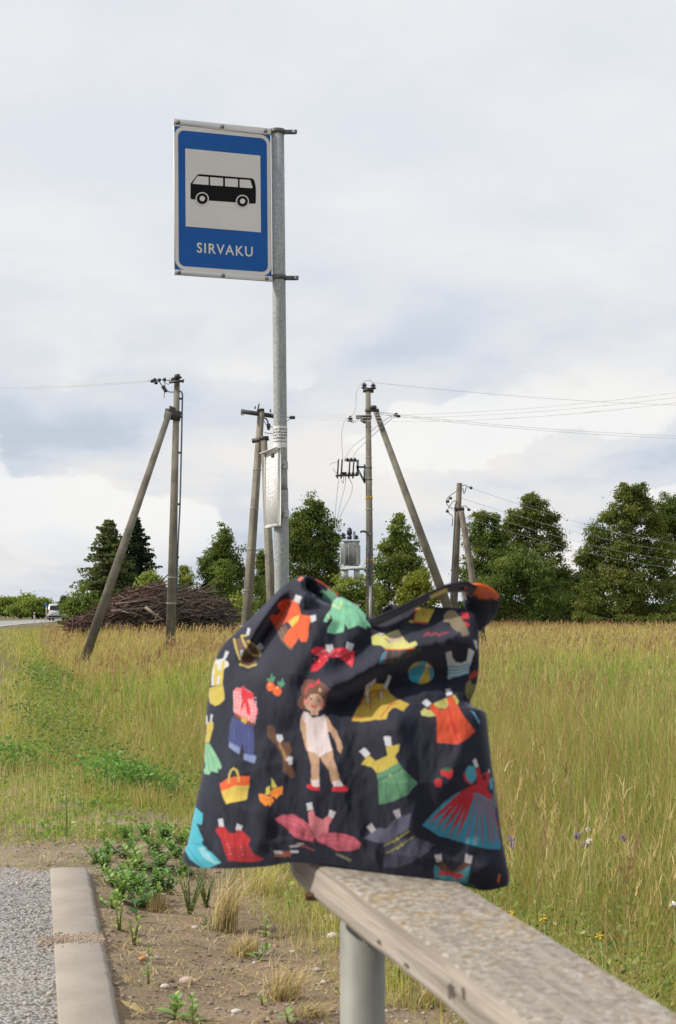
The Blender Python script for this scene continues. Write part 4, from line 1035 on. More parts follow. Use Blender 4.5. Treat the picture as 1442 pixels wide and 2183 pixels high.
def groundz(p): return float(height(p[0], p[1]))

# A: left pole with strut and cable pipe
dA = 42.0
bA = W(362.6, 1409, dA); tA = W(378, 800, dA)
A = thing('utility_pole', (bA[0], bA[1], groundz(bA)), 'leftmost concrete utility pole, a strut on its left and a cable pipe on its right', 'utility pole', 'concrete utility poles in the field')
mb = MB(); mb.bar(bA - np.array((0, 0, .4)), tA, 20.5 / FPX * dA, .24, 11.5 / FPX * dA, .15, up=(0, 1, 0), bev=.02); mb.build('shaft', M_concrete, A)
mb = MB(); mb.bar(W(180, 1408, dA - .6), W(362, 878, dA - .25), 19 / FPX * dA, .22, 11.5 / FPX * dA, .15, up=(0, 1, 0), bev=.02); mb.build('strut', M_concrete, A)
def rings(parent, p0, p1, ts, w0, w1, mat, hh=.03, twist=0.0, name='band', k=1.08, hd0=None, hd1=None):
    for t in ts:
        m = MB(); c = p0 * (1 - t) + p1 * t; d = (p1 - p0) / np.linalg.norm(p1 - p0); w = w0 * (1 - t) + w1 * t; h_ = w if hd0 is None else hd0 * (1 - t) + hd1 * t
        m.bar(c - d * hh / 2, c + d * hh / 2, w * k + .006, h_ * k + .006, up=(0, 1, 0), twist=twist); m.build(name, mat, parent)
rings(A, bA, tA, (.20, .29), 20.5 / FPX * dA, 11.5 / FPX * dA, M_band_white, .025, hd0=.24, hd1=.15)
mb = MB(); mb.tube(curve(wl([(376, 835), (384, 834), (389, 840), (389, 862), (387, 960), (384, 1080), (380, 1160), (377, 1262)], dA)), .022, 8); pipe = mb.build('cable_pipe', M_conduit, A)
for y_ in (850, 889, 965, 1075, 1188):
    m = MB(); m.box(W(384 - (y_ - 850) * .025, y_, dA), (.16, .05, .05)); m.build('pipe_clip', M_darkmetal, A)
m = MB(); m.bar(W(352, 881, dA - .2), W(385, 888, dA - .05), .09, .26, up=(0, 0, 1)); m.bar(W(361, 872, dA - .2), W(372, 877, dA - .1), .06, .18); m.build('strut_clamp', M_darkmetal, A)
m = MB(); m.bar(W(362, 815, dA - .16), W(391, 812, dA - .16), .06, .06); m.bar(W(373, 804, dA - .12), W(384, 802, dA - .1), .12, .12); m.bar(W(365, 809, dA - .16), W(376, 806, dA - .16), .07, .07); m.split('crossarm', M_darkmetal, A)
m = MB()
for x_, y_ in ((325, 812.5), (330, 809.5), (340, 810), (351, 809), (333, 816)): m.lathe(W(x_, y_, dA), [(-.05, .02), (-.03, .045), (.03, .045), (.05, .02)], 8, (1, 0, .1))
for x_, y_ in ((349, 826), (353, 832)): m.lathe(W(x_, y_, dA), [(-.06, .02), (-.04, .05), (.04, .05), (.06, .02)], 8, (.6, 0, -.8))
m.split('insulator', M_glass_ins, A)
m = MB()
m.tube(curve(wl([(325, 812), (333, 810), (341, 815), (350, 828), (360, 835), (374, 836)], dA)), .014, 6)
m.tube(curve(wl([(350, 810), (352, 822), (350, 848)], dA)), .010, 6); m.tube(curve(wl([(350, 809), (356, 818), (361, 818), (362, 808)], dA)), .008, 6)
m.tube(curve(wl([(340, 810), (351, 810), (366, 812)], dA)), .010, 6); m.tube(curve(wl([(385, 803), (387, 807), (386, 801)], dA)), .012, 6); m.tube(curve(wl([(392, 808), (390, 816), (393, 812)], dA)), .012, 6)
m.split('jumper_wire', M_wire_dark, A)

# B: middle pole behind the sign pole
dB = 36.0
bB = W(517, 1424, dB); tB = W(557, 877, dB); TW = math.radians(38)
B = thing('utility_pole', (bB[0], bB[1], groundz(bB)), 'leaning concrete utility pole with a crossarm, just left of the bus stop sign pole', 'utility pole', 'concrete utility poles in the field')
mb = MB(); mb.bar(bB - np.array((0, 0, .3)), tB, .205, .185, .135, .12, up=(0, 1, 0), twist=TW, bev=.02); mb.build('shaft', M_concrete, B)
mb = MB(); mb.bar(W(585, 1424, dB - 1.3), W(563, 936, dB - .25), .19, .18, .12, .12, up=(0, 1, 0), twist=TW, bev=.02); mb.build('strut', M_concrete, B)
rings(B, bB, tB, (.16, .30, .46, .62, .77, .89), .205, .135, M_band_white, .02, TW, k=1.05, hd0=.185, hd1=.12)
m = MB(); m.bar(W(515, 877, dB - .12), W(584, 887, dB + .10), .09, .09); m.box(W(556, 874, dB), (.16, .16, .05)); m.split('crossarm', M_darkmetal, B)
m = MB(); m.bar(W(538, 940, dB - .2), W(573, 934, dB - .25), .08, .10); m.box(W(563, 934, dB - .25), (.16, .16, .08)); m.build('strut_clamp', M_darkmetal, B)
m = MB()
for x_, y_, x2, y2 in ((544, 872, 545, 866), (550, 874, 553, 861), (577, 879, 577, 872), (517, 878, 516, 872)): m.tube(wl([(x_, y_), (x2, y2)], dB), .016, 6)
m.lathe(W(573, 908, dB), [(-.06, .02), (-.04, .045), (.04, .045), (.06, .02)], 8); m.lathe(W(573, 914, dB), [(-.03, .02), (-.02, .035), (.02, .035), (.03, .02)], 8)
for x_ in (621, 626): m.lathe(W(x_, 890, dB), [(-.04, .02), (-.03, .04), (.03, .04), (.04, .02)], 8, (1, 0, 0))
m.split('insulator', M_glass_ins, B)
m = MB(); m.tube(curve(wl([(563, 891), (569, 894), (573, 906)], dB)), .02, 6); m.tube(curve(wl([(515, 876), (515, 884), (520, 883), (521, 876)], dB)), .010, 6)
m.tube(curve(wl([(563, 896), (568, 905), (582, 911)], dB)), .009, 6); m.tube(curve(wl([(564, 922), (568, 923), (584, 925)], dB)), .009, 6); m.tube(wl([(582, 887), (621, 890)], dB), .010, 6); m.tube(wl([(621, 891), (610, 900)], dB), .008, 6); m.split('jumper_wire', M_wire_dark, B)

# C: transformer pole
dC = 40.0
bC = W(790.5, 1414, dC); tC = W(785, 828, dC)
C = thing('utility_pole', (bC[0], bC[1], groundz(bC)), 'concrete utility pole with two yellow bands and a long strut, beside the transformer', 'utility pole', 'concrete utility poles in the field')
wC0, wC1 = .215, .125
mb = MB(); mb.bar(bC - np.array((0, 0, .4)), tC, wC0, .22, wC1, .13, up=(0, 1, 0), bev=.02); mb.build('shaft', M_concrete, C)
mb = MB(); mb.bar(W(998, 1412, dC + .8), W(798, 868, dC + .22), .26, .22, .135, .13, up=(0, 1, 0), bev=.02); mb.build('strut', M_concrete, C)
def tC_at(y): return (1414 - y) / (1414 - 828.0)
rings(C, bC, tC, [tC_at(y) for y in (911, 977, 1032, 1087, 1141, 1173, 1228, 1250, 1276)], wC0, wC1, M_band_white, .022, hd0=.22, hd1=.13)
rings(C, bC, tC, [tC_at(y) for y in (1063, 1196)], wC0, wC1, M_band_yellow, .055, name='yellow_band', k=1.1, hd0=.22, hd1=.13)
rings(C, bC, tC, [tC_at(y) for y in (999, 1024)], wC0, wC1, M_darkmetal, .02, name='strap', k=1.08, hd0=.22, hd1=.13)
m = MB(); m.bar(W(774, 832, dC), W(797, 833, dC), .09, .10); m.box(W(785, 831, dC), (.17, .17, .09)); m.bar(W(759, 889, dC - .1), W(793, 889, dC - .1), .05, .09); m.bar(W(770, 893, dC - .1), W(781, 899, dC - .1), .06, .12)
m.bar(W(779, 875, dC - .12), W(808, 875, dC - .05), .06, .07); m.bar(W(790, 868, dC - .1), W(802, 868, dC - .1), .08, .08); m.split('crossarm', M_darkmetal, C)
m = MB()
for x_, y_ in ((777, 829), (796, 830)): insulator(m, W(x_, y_, dC), .155)
insulator(m, W(747, 899, dC), .15)
for x_, y_ in ((845, 883.5), (850, 887.5)): m.lathe(W(x_, y_, dC), [(-.05, .02), (-.03, .04), (.03, .04), (.05, .02)], 8, (1, 0, -.1))
m.split('insulator', M_glass_ins, C)
m = MB()
for pts in ([(796, 816), (788, 811), (778, 813), (768, 820), (760, 838), (759, 866), (755, 880), (747, 889)], [(745, 889), (735, 897), (729, 920), (729, 945), (731, 978)], [(747, 898), (753, 901), (760, 897), (766, 893)],
            [(845, 884), (830, 890), (808, 905), (780, 930), (752, 952), (735, 978)], [(850, 888), (836, 892), (810, 915), (780, 942), (760, 962), (752, 978)], [(808, 878), (826, 881), (845, 884)], [(806, 880), (824, 885), (850, 888)],
            [(723, 1018), (718, 1060), (715, 1095), (717, 1125), (724, 1135)], [(737, 1016), (736, 1035), (726, 1075), (720, 1108), (722, 1128), (727, 1136)], [(745, 1020), (751, 1034), (748, 1056), (733, 1085), (724, 1110), (726, 1130)], [(703, 991), (712, 986), (721, 985)], [(710, 998), (714, 1005), (720, 1009)], [(728, 1022), (732, 1030), (733, 1016)]):
    m.tube(curve(wl(pts, dC)), .0085, 6)
m.split('jumper_wire', M_wire, C)
m = MB(); m.tube(curve(wl([(768, 1134), (778, 1133), (787, 1142), (788, 1160), (789, 1262)], dC - .18)), .028, 8); m.build('riser_cable', M_wire_dark, C)
m = MB(); m.tube(wl([(789.5, 1250), (790, 1330)], dC - .18), .035, 10); m.build('riser_pipe', M_galv2, C)
# fuse switch rack on its bracket
m = MB(); m.bar(W(760, 995.5, dC), W(781, 995.5, dC), .05, .05); m.bar(W(762, 998, dC), W(778, 1028, dC), .05, .05); m.bar(W(777.5, 990, dC), W(777.5, 1030, dC), .05, .05, up=(0, 1, 0)); m.bar(W(763, 980, dC), W(763, 1014, dC), .06, .05, up=(0, 1, 0)); m.build('switch_bracket', M_conduit, C)
m = MB(); g = np.random.default_rng(2)
m.bar(W(717, 1014, dC - .25), W(762, 1013, dC + .2), .05, .05); m.bar(W(735, 981, dC), W(760, 982, dC), .06, .05)
for k in range(9): insulator(m, W(728 + 4 * k, 1014 - (30 if k > 2 and k % 2 else 0), dC + .05 * (k % 3 - 1)), .10, (0.2, 0, 1))
for x_ in (720.5, 728.5, 745, 753.5): m.tube(wl([(x_ + 1.5, 979), (x_ - 1, 1020)], dC - .1), .020, 6)
m.build('fuse_switch', M_darkmetal, C)
# transformer on its platform
T0 = W(748, 1235, dC + .1)
TR_ = thing('transformer', (T0[0], T0[1], T0[2]), 'grey pole transformer with cooling fins and dark bushings on a small platform', 'transformer')
k = dC / FPX; tc_ = W(745.5, 1181, dC + .1)
m = MB(); m.box(tc_ + np.array((.05, 0, 0)), (33 * k, .42, 51 * k), None, None, .015); m.box(tc_ + np.array((.05, 0, 27 * k)), (36 * k, .50, 3 * k), None, None, .005)
m.build('tank', M_trafo, TR_)
m = MB()
for q in range(7): m.box(tc_ + np.array((-2 * k + q * 2.6 * k, -.27, 0)), (.9 * k, .12, 46 * k))
m.box(tc_ + np.array((-14.5 * k, -.05, -.5 * k)), (11 * k, .40, 44 * k), None, None, .02)
for q in range(5): m.box(tc_ + np.array((20.5 * k, -.16 + q * .08, -2 * k)), (5 * k, .02, 40 * k))
m.split('cooling_fin', M_trafo, TR_)
m = MB()
insulator(m, W(732, 1149, dC), .16); m.lathe(W(745.5, 1150, dC), [(0, .06), (.08, .06), (.09, .05), (.12, .05), (.13, .07), (.2, .065), (.27, .06), (.28, .03), (.3, .02)], 12); insulator(m, W(760.5, 1150, dC), .11); m.split('bushing', M_glass_ins, TR_)
m = MB(); m.tube(wl([(756, 1150), (756, 1133)], dC), .03, 8); m.build('breather_pipe', M_galv2, TR_)
m = MB(); m.box(W(754, 1213, dC), (56 * k, .6, 4 * k)); m.bar(W(777, 1218, dC), W(783, 1218, dC), .2, .05)
m.box(W(736, 1225, dC), (14 * k, .5, 20 * k)); m.box(W(761, 1225, dC), (12 * k, .5, 20 * k)); m.bar(W(767, 1234, dC), W(784, 1240, dC), .05, .05); m.build('platform', M_trafo, TR_)

# D: wooden pole on the right
dD = 50.0
bD = W(962, 1392, dD); tD = W(980, 1030, dD)
Dp = thing('utility_pole', (bD[0], bD[1], groundz(bD)), 'short wooden utility pole with a dark strut, in front of the right-hand trees', 'utility pole')
mb = MB(); mb.tube([bD - np.array((0, 0, .4)), (bD + tD) / 2, tD], [.135, .115, .085], 14); mb.build('shaft', M_wood_pole, Dp, smooth=True)
mb = MB(); mb.tube([W(1034, 1396, dD - .8), W(984, 1090, dD - .15)], [.13, .085], 12); mb.build('strut', M_wood_pole, Dp, smooth=True)
m = MB(); m.box(W(979, 1085, dD), (.30, .24, .09)); m.build('strut_clamp', M_darkmetal, Dp)
m = MB()
for x_, y_ in ((1004.5, 1040), (1000, 1086.5), (961, 1062), (954, 1069), (954, 1090)): m.lathe(W(x_, y_, dD), [(-.05, .02), (-.03, .045), (.03, .045), (.05, .02)], 8, (1, 0, -.2))
m.split('insulator', M_glass_ins, Dp)
m = MB()
for pts in ([(986, 1036), (991, 1034), (997, 1037), (1004, 1040)], [(987, 1040), (989, 1051), (991, 1050), (995, 1038)], [(974, 1047), (962, 1055), (953, 1064), (953, 1074), (958, 1080), (966, 1085)], [(974, 1070), (968, 1068), (961, 1076), (955, 1086), (956, 1092), (966, 1101)], [(961, 1062), (957, 1064), (958, 1072)], [(984, 1080), (993, 1079), (1000, 1086)], [(986, 1092), (989, 1090), (990, 1083)], [(966, 1103), (965, 1115), (964, 1122)]):
    m.tube(curve(wl(pts, dD)), .013, 6)
m.tube(curve(wl([(974, 1069), (971, 1080), (970, 1110), (966, 1180), (960, 1300)], dD - .12)), .022, 6)
m.split('jumper_wire', M_wire_dark, Dp)

def power_line(p0, p1, sag, label, group=None, r=.0043, mat=None):
    P = sag_wire(p0, p1, sag); m = MB(); m.tube(P, r, 6)
    return tag(m.build('power_line', mat or M_wire, origin=P[0]), label, 'power line', group)
for (a, b, e, f_) in ((325, 812.5, -120, 826), (330, 809.5, -120, 822.5)):
    power_line(W(a, b, dA), W(e, f_, dA + 6), .10, 'thin power line running from the leftmost pole to the left edge', 'lines to the left edge', .0065)
for i, (y0, y1, y2) in enumerate(((879, 875, 829), (883.5, 879, 840), (890, 889, 851))):
    power_line(W(578 if i < 2 else 627, y0, dB), W(1520, y2 - 3, dB - 9), .22, ('highest', 'middle', 'lowest')[i] + ' of the three power lines crossing in front of the transformer pole', 'lines crossing in front of the transformer pole')
power_line(W(796, 815.5, dC), W(1560, 866, dC + 14), .13, 'single power line from the top insulators of the transformer pole to the right edge')
power_line(W(845, 883.5, dC), W(1560, 931, dC + 14), .13, 'upper of two power lines falling right from below the transformer pole top', 'two lines falling to the right')
power_line(W(850, 887.5, dC), W(1560, 937, dC + 14), .13, 'lower of two power lines falling right from below the transformer pole top', 'two lines falling to the right')
for (a, b, e, f_, l) in ((1004, 1040, 1500, 1164, 'topmost'), (984, 1062, 1500, 1180, 'second'), (1000, 1087, 1500, 1198, 'third'), (984, 1101, 1500, 1216, 'lowest')):
    power_line(W(a, b, dD), W(e, f_, dD + 40), .35, l + ' of four thin lines from the wooden pole across the right-hand trees', 'lines from the wooden pole', .005)

# ------------------------------------------------------------------ trees
def leaf_quads(mb, P, size, cols, g, flat=0.0):
    n = len(P); a = g.normal(size=(n, 3)); a /= np.linalg.norm(a, axis=1)[:, None]
    b = g.normal(size=(n, 3)); b -= a * (a * b).sum(1)[:, None]; b /= np.linalg.norm(b, axis=1)[:, None]
    L = (size * (0.6 + 0.8 * g.random(n)))[:, None]
    V = np.stack([P - a * L * .5, P + b * L * .33, P + a * L * .5, P - b * L * .33], 1)
    mb.add(V.reshape(-1, 3), np.arange(n * 4).reshape(n, 4), np.repeat(cols, 4, 0))
def px2m(px, py, d): return W(px, py, d)
def tree(label, D, lobes, c1, c2, seed, cat='tree', name='tree', group=None, leaf=0.165, dens=1.15, trunk=None, per=84, depth=1.0, spread=0.5):
    g = np.random.default_rng(seed + 4000); k = D / FPX
    cx = np.average([l[0] for l in lobes], weights=[l[2] for l in lobes]) if trunk is None else trunk
    b = W(cx, 1305, D); o = np.array((b[0], D, float(height(b[0], D))))
    t = thing(name, o, label, cat, group); cr = MB(); tr = MB(); tops = []
    for (x, y, rx, ry) in lobes:
        c = W(x, y, D); c[1] += g.normal(0, .35) * rx * k * depth; r = np.array((rx * k, rx * k * depth, ry * k))
        nc = int(dens * (10 + 13.0 * r[0] * r[2])); tops.append((c, r))
        u = g.normal(size=(nc, 3)); u /= np.linalg.norm(u, axis=1)[:, None]
        lump = 1 + .26 * np.sin(u @ g.normal(size=3) * 3.1 + g.random() * 6) * np.sin(u @ g.normal(size=3) * 4.3 + g.random() * 6)
        q = u * (g.random(nc) ** .42 * lump)[:, None]
        ctr = c + q * r * np.array((1.0, 1.0, 1.0)); rc = spread * (.6 + .8 * g.random(nc)) * min(1.0, .45 + .45 * min(r[0], r[2]))
        mixf = np.clip(g.random(nc) + .25 * q[:, 2], 0, 1)
        for j in range(nc):
            nl = int(per * (.6 + .8 * g.random()))
            d_ = g.normal(size=(nl, 3)) * np.array((1, 1, .62)) * rc[j] * .55
            d_[:, 2] -= .10 * (d_[:, 0] ** 2 + d_[:, 1] ** 2) / max(rc[j], .1)
            P = ctr[j] + d_; P = P[P[:, 2] > o[2] + .05]
            if len(P) == 0: continue
            cc = (np.array(c1) * (1 - mixf[j]) + np.array(c2) * mixf[j]) * (.82 + .36 * g.random((len(P), 1)))
            leaf_quads(cr, P, leaf, cc, g)
    H = max(c[2] + r[2] * .6 for c, r in tops) - o[2]; rt = max(.06, .020 * H)
    top = o + np.array((g.normal(0, .1), 0, H)); mid = (o + top) / 2 + np.array((g.normal(0, .12), g.normal(0, .12), 0))
    tr.tube(curve([o - np.array((0, 0, .2)), o + np.array((0, 0, .3)), mid, top], 5), np.concatenate([np.linspace(rt, rt * .7, 6), np.linspace(rt * .65, .02, 10)]), 9)
    for c, r in tops:
        f = np.clip((c[2] - o[2]) / H * .6, .1, .85); s = o * (1 - f) + mid * f if f < .5 else mid * (2 - 2 * f) + top * (2 * f - 1)
        tr.tube(curve([s, (s + c) / 2 + np.array((0, 0, .1 * np.linalg.norm(c - s))), c], 4), np.linspace(rt * .4, .015, 9), 6)
    tr.build('trunk', M_bark, t, smooth=True); cr.build('crown', M_leaf, t); return t
def conifer(label, D, px, topy, hw, c1, c2, seed, basey=1336, droop=0.25, ragged=0.25, levels=46, name='conifer_tree', needle=.13):
    g = np.random.default_rng(seed + 7000); k = D / FPX; tip = W(px, topy, D); o = np.array((tip[0], D, float(height(tip[0], D)))); H = tip[2] - o[2]; R = hw * k
    t = thing(name, o, label, 'tree'); tr = MB(); cr = MB()
    tr.tube([o - np.array((0, 0, .2)), o + np.array((0, 0, H * .5)), o + np.array((0, 0, H))], [.022 * H, .013 * H, .012], 9)
    for i in range(levels):
        f = (i + .5) / levels; z = H * (.04 + .95 * f); Rl = R * (1 - f) ** .74 * (1 + .12 * math.sin(i * 1.7)) + .12
        nb = 7 if f < .8 else 5
        for b in range(nb):
            a = g.random() * 6.28; L = Rl * (1 - ragged + 2 * ragged * g.random()); d = np.array((math.cos(a), math.sin(a), 0))
            s = np.linspace(.12, 1, 7)[:, None]; pts = o + np.array((0, 0, z)) + d * L * s; pts[:, 2] += (-droop * L * s[:, 0] + .35 * droop * L * s[:, 0] ** 2 * 1.8)
            n = int(34 + 52 * L / max(R, .1)); tt = g.random(n) ** .75
            P = np.stack([np.interp(tt, s[:, 0], pts[:, q]) for q in range(3)], -1)
            wd = .06 + .20 * L * (1 - tt) * .5 + .05; sd = np.array((-d[1], d[0], 0)); P += sd * (g.normal(size=n) * wd)[:, None]; P[:, 2] -= np.abs(g.normal(0, .10, n)) + .02
            m_ = g.random(); cc = (np.array(c1) * (1 - m_) + np.array(c2) * m_) * (.8 + .4 * g.random((n, 1)))
            leaf_quads(cr, P, needle * 1.5, cc, g)
            if b < 3: tr.tube([o + np.array((0, 0, z)), pts[3], pts[6]], [.03 * (1 - f) + .01, .015, .006], 5)
    tr.build('trunk', M_bark, t, smooth=True); cr.build('crown', M_leaf, t); return t

F1, F2 = (0.080, 0.115, 0.031), (0.175, 0.212, 0.054)
L1, L2 = (0.17, 0.24, 0.06), (0.31, 0.34, 0.08)
conifer('light green conifer on the left with a thin ragged top', 112, 231, 1104, 82, (0.085, 0.115, 0.045), (0.16, 0.185, 0.07), 1, ragged=.38, droop=-.10)
conifer('very dark tall spruce behind the brush pile on the left', 117, 287, 1098, 86, (0.018, 0.034, 0.018), (0.04, 0.06, 0.028), 2, droop=.30, ragged=.30)
tree('low rounded bush left of the two conifers', 108, [(170, 1285, 24, 34), (190, 1295, 28, 32), (155, 1300, 16, 24)], L1, F2, 3, 'bush', 'bush')
tree('small light green tree peeking over the brush pile in front of the dark spruce', 100, [(322, 1235, 15, 26), (315, 1262, 26, 26), (335, 1260, 18, 26)], L1, L2, 4)
tree('birch-like tree left of the leaning pole', 118, [(480, 1145, 15, 28), (478, 1168, 24, 30), (462, 1190, 24, 35), (492, 1210, 26, 45), (445, 1235, 20, 36), (470, 1245, 32, 50), (505, 1255, 20, 60), (455, 1295, 32, 36), (500, 1300, 30, 36), (436, 1205, 10, 18)], F1, F2, 5)
tree('young lighter tree in front of the birch-like tree', 110, [(478, 1215, 16, 28), (478, 1250, 24, 34), (480, 1295, 26, 36)], (0.11, 0.17, 0.045), (0.19, 0.24, 0.06), 6)
tree('small distant tree just right of the leftmost pole', 135, [(395, 1228, 16, 26), (398, 1255, 22, 30), (405, 1295, 26, 34), (372, 1290, 18, 30)], (0.06, 0.095, 0.035), L2, 7)
tree('little light green bush left of the leaning pole foot', 96, [(516, 1290, 17, 30), (524, 1305, 16, 24)], L1, L2, 8, 'bush', 'bush')
tree('narrow dark tree seen between the leaning pole and its strut', 125, [(556, 1200, 12, 26), (560, 1235, 20, 40), (550, 1280, 24, 46), (575, 1285, 18, 46)], F1, F2, 9)
tree('big dense tree right behind the sign pole', 115, [(668, 1078, 18, 26), (655, 1105, 30, 32), (632, 1115, 26, 36), (688, 1118, 24, 36), (650, 1150, 42, 44), (694, 1165, 28, 40), (625, 1175, 30, 50), (668, 1200, 46, 50), (706, 1200, 20, 32), (615, 1240, 34, 55), (660, 1260, 50, 60), (700, 1255, 26, 50), (590, 1270, 30, 50), (714, 1150, 9, 14)], F1, F2, 10)
tree('light green bushes below the transformer', 95, [(740, 1262, 24, 30), (765, 1255, 24, 32), (785, 1275, 26, 32), (722, 1285, 22, 30)], L1, L2, 11, 'bush', 'bush')
tree('tall tree right behind the transformer pole', 112, [(852, 1115, 13, 24), (850, 1138, 24, 28), (835, 1165, 26, 34), (870, 1170, 26, 36), (848, 1200, 40, 44), (882, 1215, 24, 40), (815, 1225, 26, 46), (850, 1260, 52, 56), (895, 1260, 24, 50), (805, 1285, 30, 44)], F1, (0.215, 0.255, 0.062), 12)
tree('rounded lighter tree in front, left of the big strut foot', 88, [(893, 1232, 16, 24), (893, 1255, 28, 32), (878, 1280, 28, 36), (908, 1282, 28, 36), (893, 1300, 42, 32)], (0.15, 0.185, 0.035), (0.27, 0.275, 0.05), 13)
tree('tree with two small peaks behind the wooden pole', 126, [(1025, 1108, 18, 24), (1055, 1112, 12, 26), (1018, 1140, 26, 34), (1050, 1150, 24, 40), (1030, 1190, 40, 50), (1070, 1150, 18, 34), (1065, 1215, 38, 56), (1005, 1225, 28, 56), (1035, 1270, 50, 56)], F1, F2, 14)
tree('tall broad tree in the middle of the right-hand group', 128, [(1132, 1066, 16, 22), (1122, 1092, 26, 34), (1150, 1092, 26, 32), (1098, 1115, 20, 32), (1175, 1110, 22, 34), (1135, 1140, 46, 48), (1185, 1165, 24, 46), (1100, 1175, 26, 44), (1150, 1205, 52, 56), (1198, 1225, 18, 40), (1160, 1270, 58, 56), (1085, 1118, 10, 16)], F1, (0.20, 0.22, 0.055), 15)
tree('dark rounded willow-like bush in front of the right-hand trees', 118, [(1105, 1200, 34, 40), (1075, 1225, 36, 44), (1140, 1225, 38, 46), (1110, 1260, 60, 50), (1055, 1270, 42, 50), (1165, 1275, 44, 48), (1020, 1285, 36, 44)], (0.085, 0.13, 0.036), (0.175, 0.215, 0.06), 16, 'bush', 'bush')
tree('low dark bush in the gap between the right-hand trees', 134, [(1222, 1260, 22, 36), (1212, 1295, 30, 36), (1240, 1295, 28, 36)], (0.04, 0.07, 0.025), (0.06, 0.09, 0.03), 17, 'bush', 'bush')
tree('largest tree at the right with a double top', 122, [(1338, 1048, 14, 24), (1364, 1046, 15, 24), (1330, 1080, 26, 36), (1372, 1078, 28, 36), (1302, 1110, 24, 34), (1350, 1120, 46, 48), (1395, 1112, 24, 40), (1270, 1135, 18, 30), (1300, 1165, 40, 46), (1350, 1190, 52, 56), (1400, 1180, 36, 60), (1262, 1185, 26, 32), (1280, 1225, 40, 46), (1330, 1255, 58, 56), (1265, 1280, 40, 46), (1390, 1265, 52, 60), (1240, 1192, 9, 9)], F1, (0.205, 0.225, 0.056), 18)
tree('tree cut by the right edge of the photo', 127, [(1418, 1090, 22, 38), (1445, 1085, 26, 40), (1430, 1140, 38, 56), (1475, 1130, 36, 60), (1450, 1210, 50, 70), (1500, 1200, 40, 70), (1460, 1280, 60, 56), (1530, 1260, 50, 70)], F1, F2, 19)
tree('dark undergrowth closing the gaps below the right-hand trees', 137, [(x_, 1306 + (i % 3) * 4, 34, 26) for i, x_ in enumerate(range(995, 1560, 38))] + [(1195, 1262, 34, 44), (1228, 1268, 30, 42), (1258, 1250, 30, 48), (1062, 1215, 26, 50)], (0.045, 0.075, 0.024), (0.08, 0.11, 0.033), 29, 'undergrowth', 'undergrowth', leaf=.28, dens=1.3)
tree('pale low scrub at the foot of the big double-topped tree', 112, [(1238, 1318, 16, 12), (1262, 1320, 14, 9), (1332, 1320, 14, 11), (1360, 1322, 16, 8), (1392, 1320, 20, 9), (1430, 1321, 18, 9)], (0.11, 0.13, 0.03), (0.16, 0.18, 0.05), 20, 'bush', 'bush', leaf=.15)
tree('pale green roadside thicket at the left edge far away', 245, [(-30, 1288, 26, 18), (8, 1290, 22, 15), (30, 1292, 18, 14), (50, 1288, 22, 16)], L1, (0.24, 0.28, 0.06), 21, 'bush', 'bush', leaf=.4, spread=1.0)
tree('lower half of the far roadside thicket beside the small blue sign', 235, [(72, 1292, 18, 14), (92, 1291, 16, 14), (112, 1298, 14, 10), (45, 1302, 34, 9), (90, 1304, 24, 8)], L1, (0.24, 0.28, 0.06), 22, 'bush', 'bush', leaf=.4, spread=1.0)
tree('thin sapling behind the white van', 150, [(137.5, 1280, 3, 10), (135, 1292, 4, 8), (141, 1300, 8, 10)], (0.07, 0.09, 0.04), (0.1, 0.12, 0.05), 23, 'tree', 'tree', leaf=.25)

# ------------------------------------------------------------------ brush pile
dP = 82.0; kP = dP / FPX
def ptop(px): return (fbm(px, 1.5, .06, 9, 3) - .5) * 22 + np.interp(px, [120, 160, 205, 235, 262, 300, 345, 400, 440, 478, 496, 506], [1330, 1326, 1308, 1284, 1270, 1258, 1258, 1262, 1268, 1287, 1307, 1330])
g = np.random.default_rng(11); mb = MB()
gz = float(height((300 - 721) * kP, dP))
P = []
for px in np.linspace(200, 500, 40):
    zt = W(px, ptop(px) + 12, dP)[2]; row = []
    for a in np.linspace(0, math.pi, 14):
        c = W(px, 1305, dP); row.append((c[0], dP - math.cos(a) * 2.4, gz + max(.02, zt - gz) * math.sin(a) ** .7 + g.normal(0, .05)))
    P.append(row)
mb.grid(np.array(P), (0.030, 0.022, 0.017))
n = 5200
for i in range(n):
    px = 205 + 293 * g.random() if i > 500 else 158 + 75 * g.random(); c = W(px, 1305, dP); a = math.pi * (.05 + .72 * g.random())
    hgt = W(px, ptop(px), dP)[2] - gz
    p = np.array((c[0], dP - math.cos(a) * 2.6, gz + max(.05, hgt) * math.sin(a) ** .7 * (.72 + .34 * g.random())))
    L = (.35 + 1.25 * g.random() ** 1.6); yaw = g.normal(0, .75); el = g.normal(0.02, .28)
    if px > 430: yaw = g.normal(0, 1.2); L *= .6
    d = np.array((math.cos(yaw) * math.cos(el), math.sin(yaw) * math.cos(el), math.sin(el))); r = .010 + .048 * g.random() ** 4
    c_ = np.array(((0.080, 0.052, 0.040), (0.13, 0.095, 0.074), (0.040, 0.028, 0.023), (0.32, 0.26, 0.20))[g.choice(4, p=(.45, .25, .25, .05))])
    if px < 255 or (260 < px < 330 and a < 1.9 and hgt * math.sin(a) > 1.3): c_ = np.array((0.115, 0.060, 0.044))
    b = p + d * L; q = (p + b) / 2 + g.normal(0, .05, 3)
    mb.tube([p - d * L * .4, q, b], [r, r * .8, r * .35], 4, c_ * (.7 + .6 * g.random()), cap=False)
tag(mb.build('brush_pile', M_sticks, origin=((300 - 721) * kP, dP, gz)), 'large brown heap of cut branches in the field on the left', None, None, 'stuff')
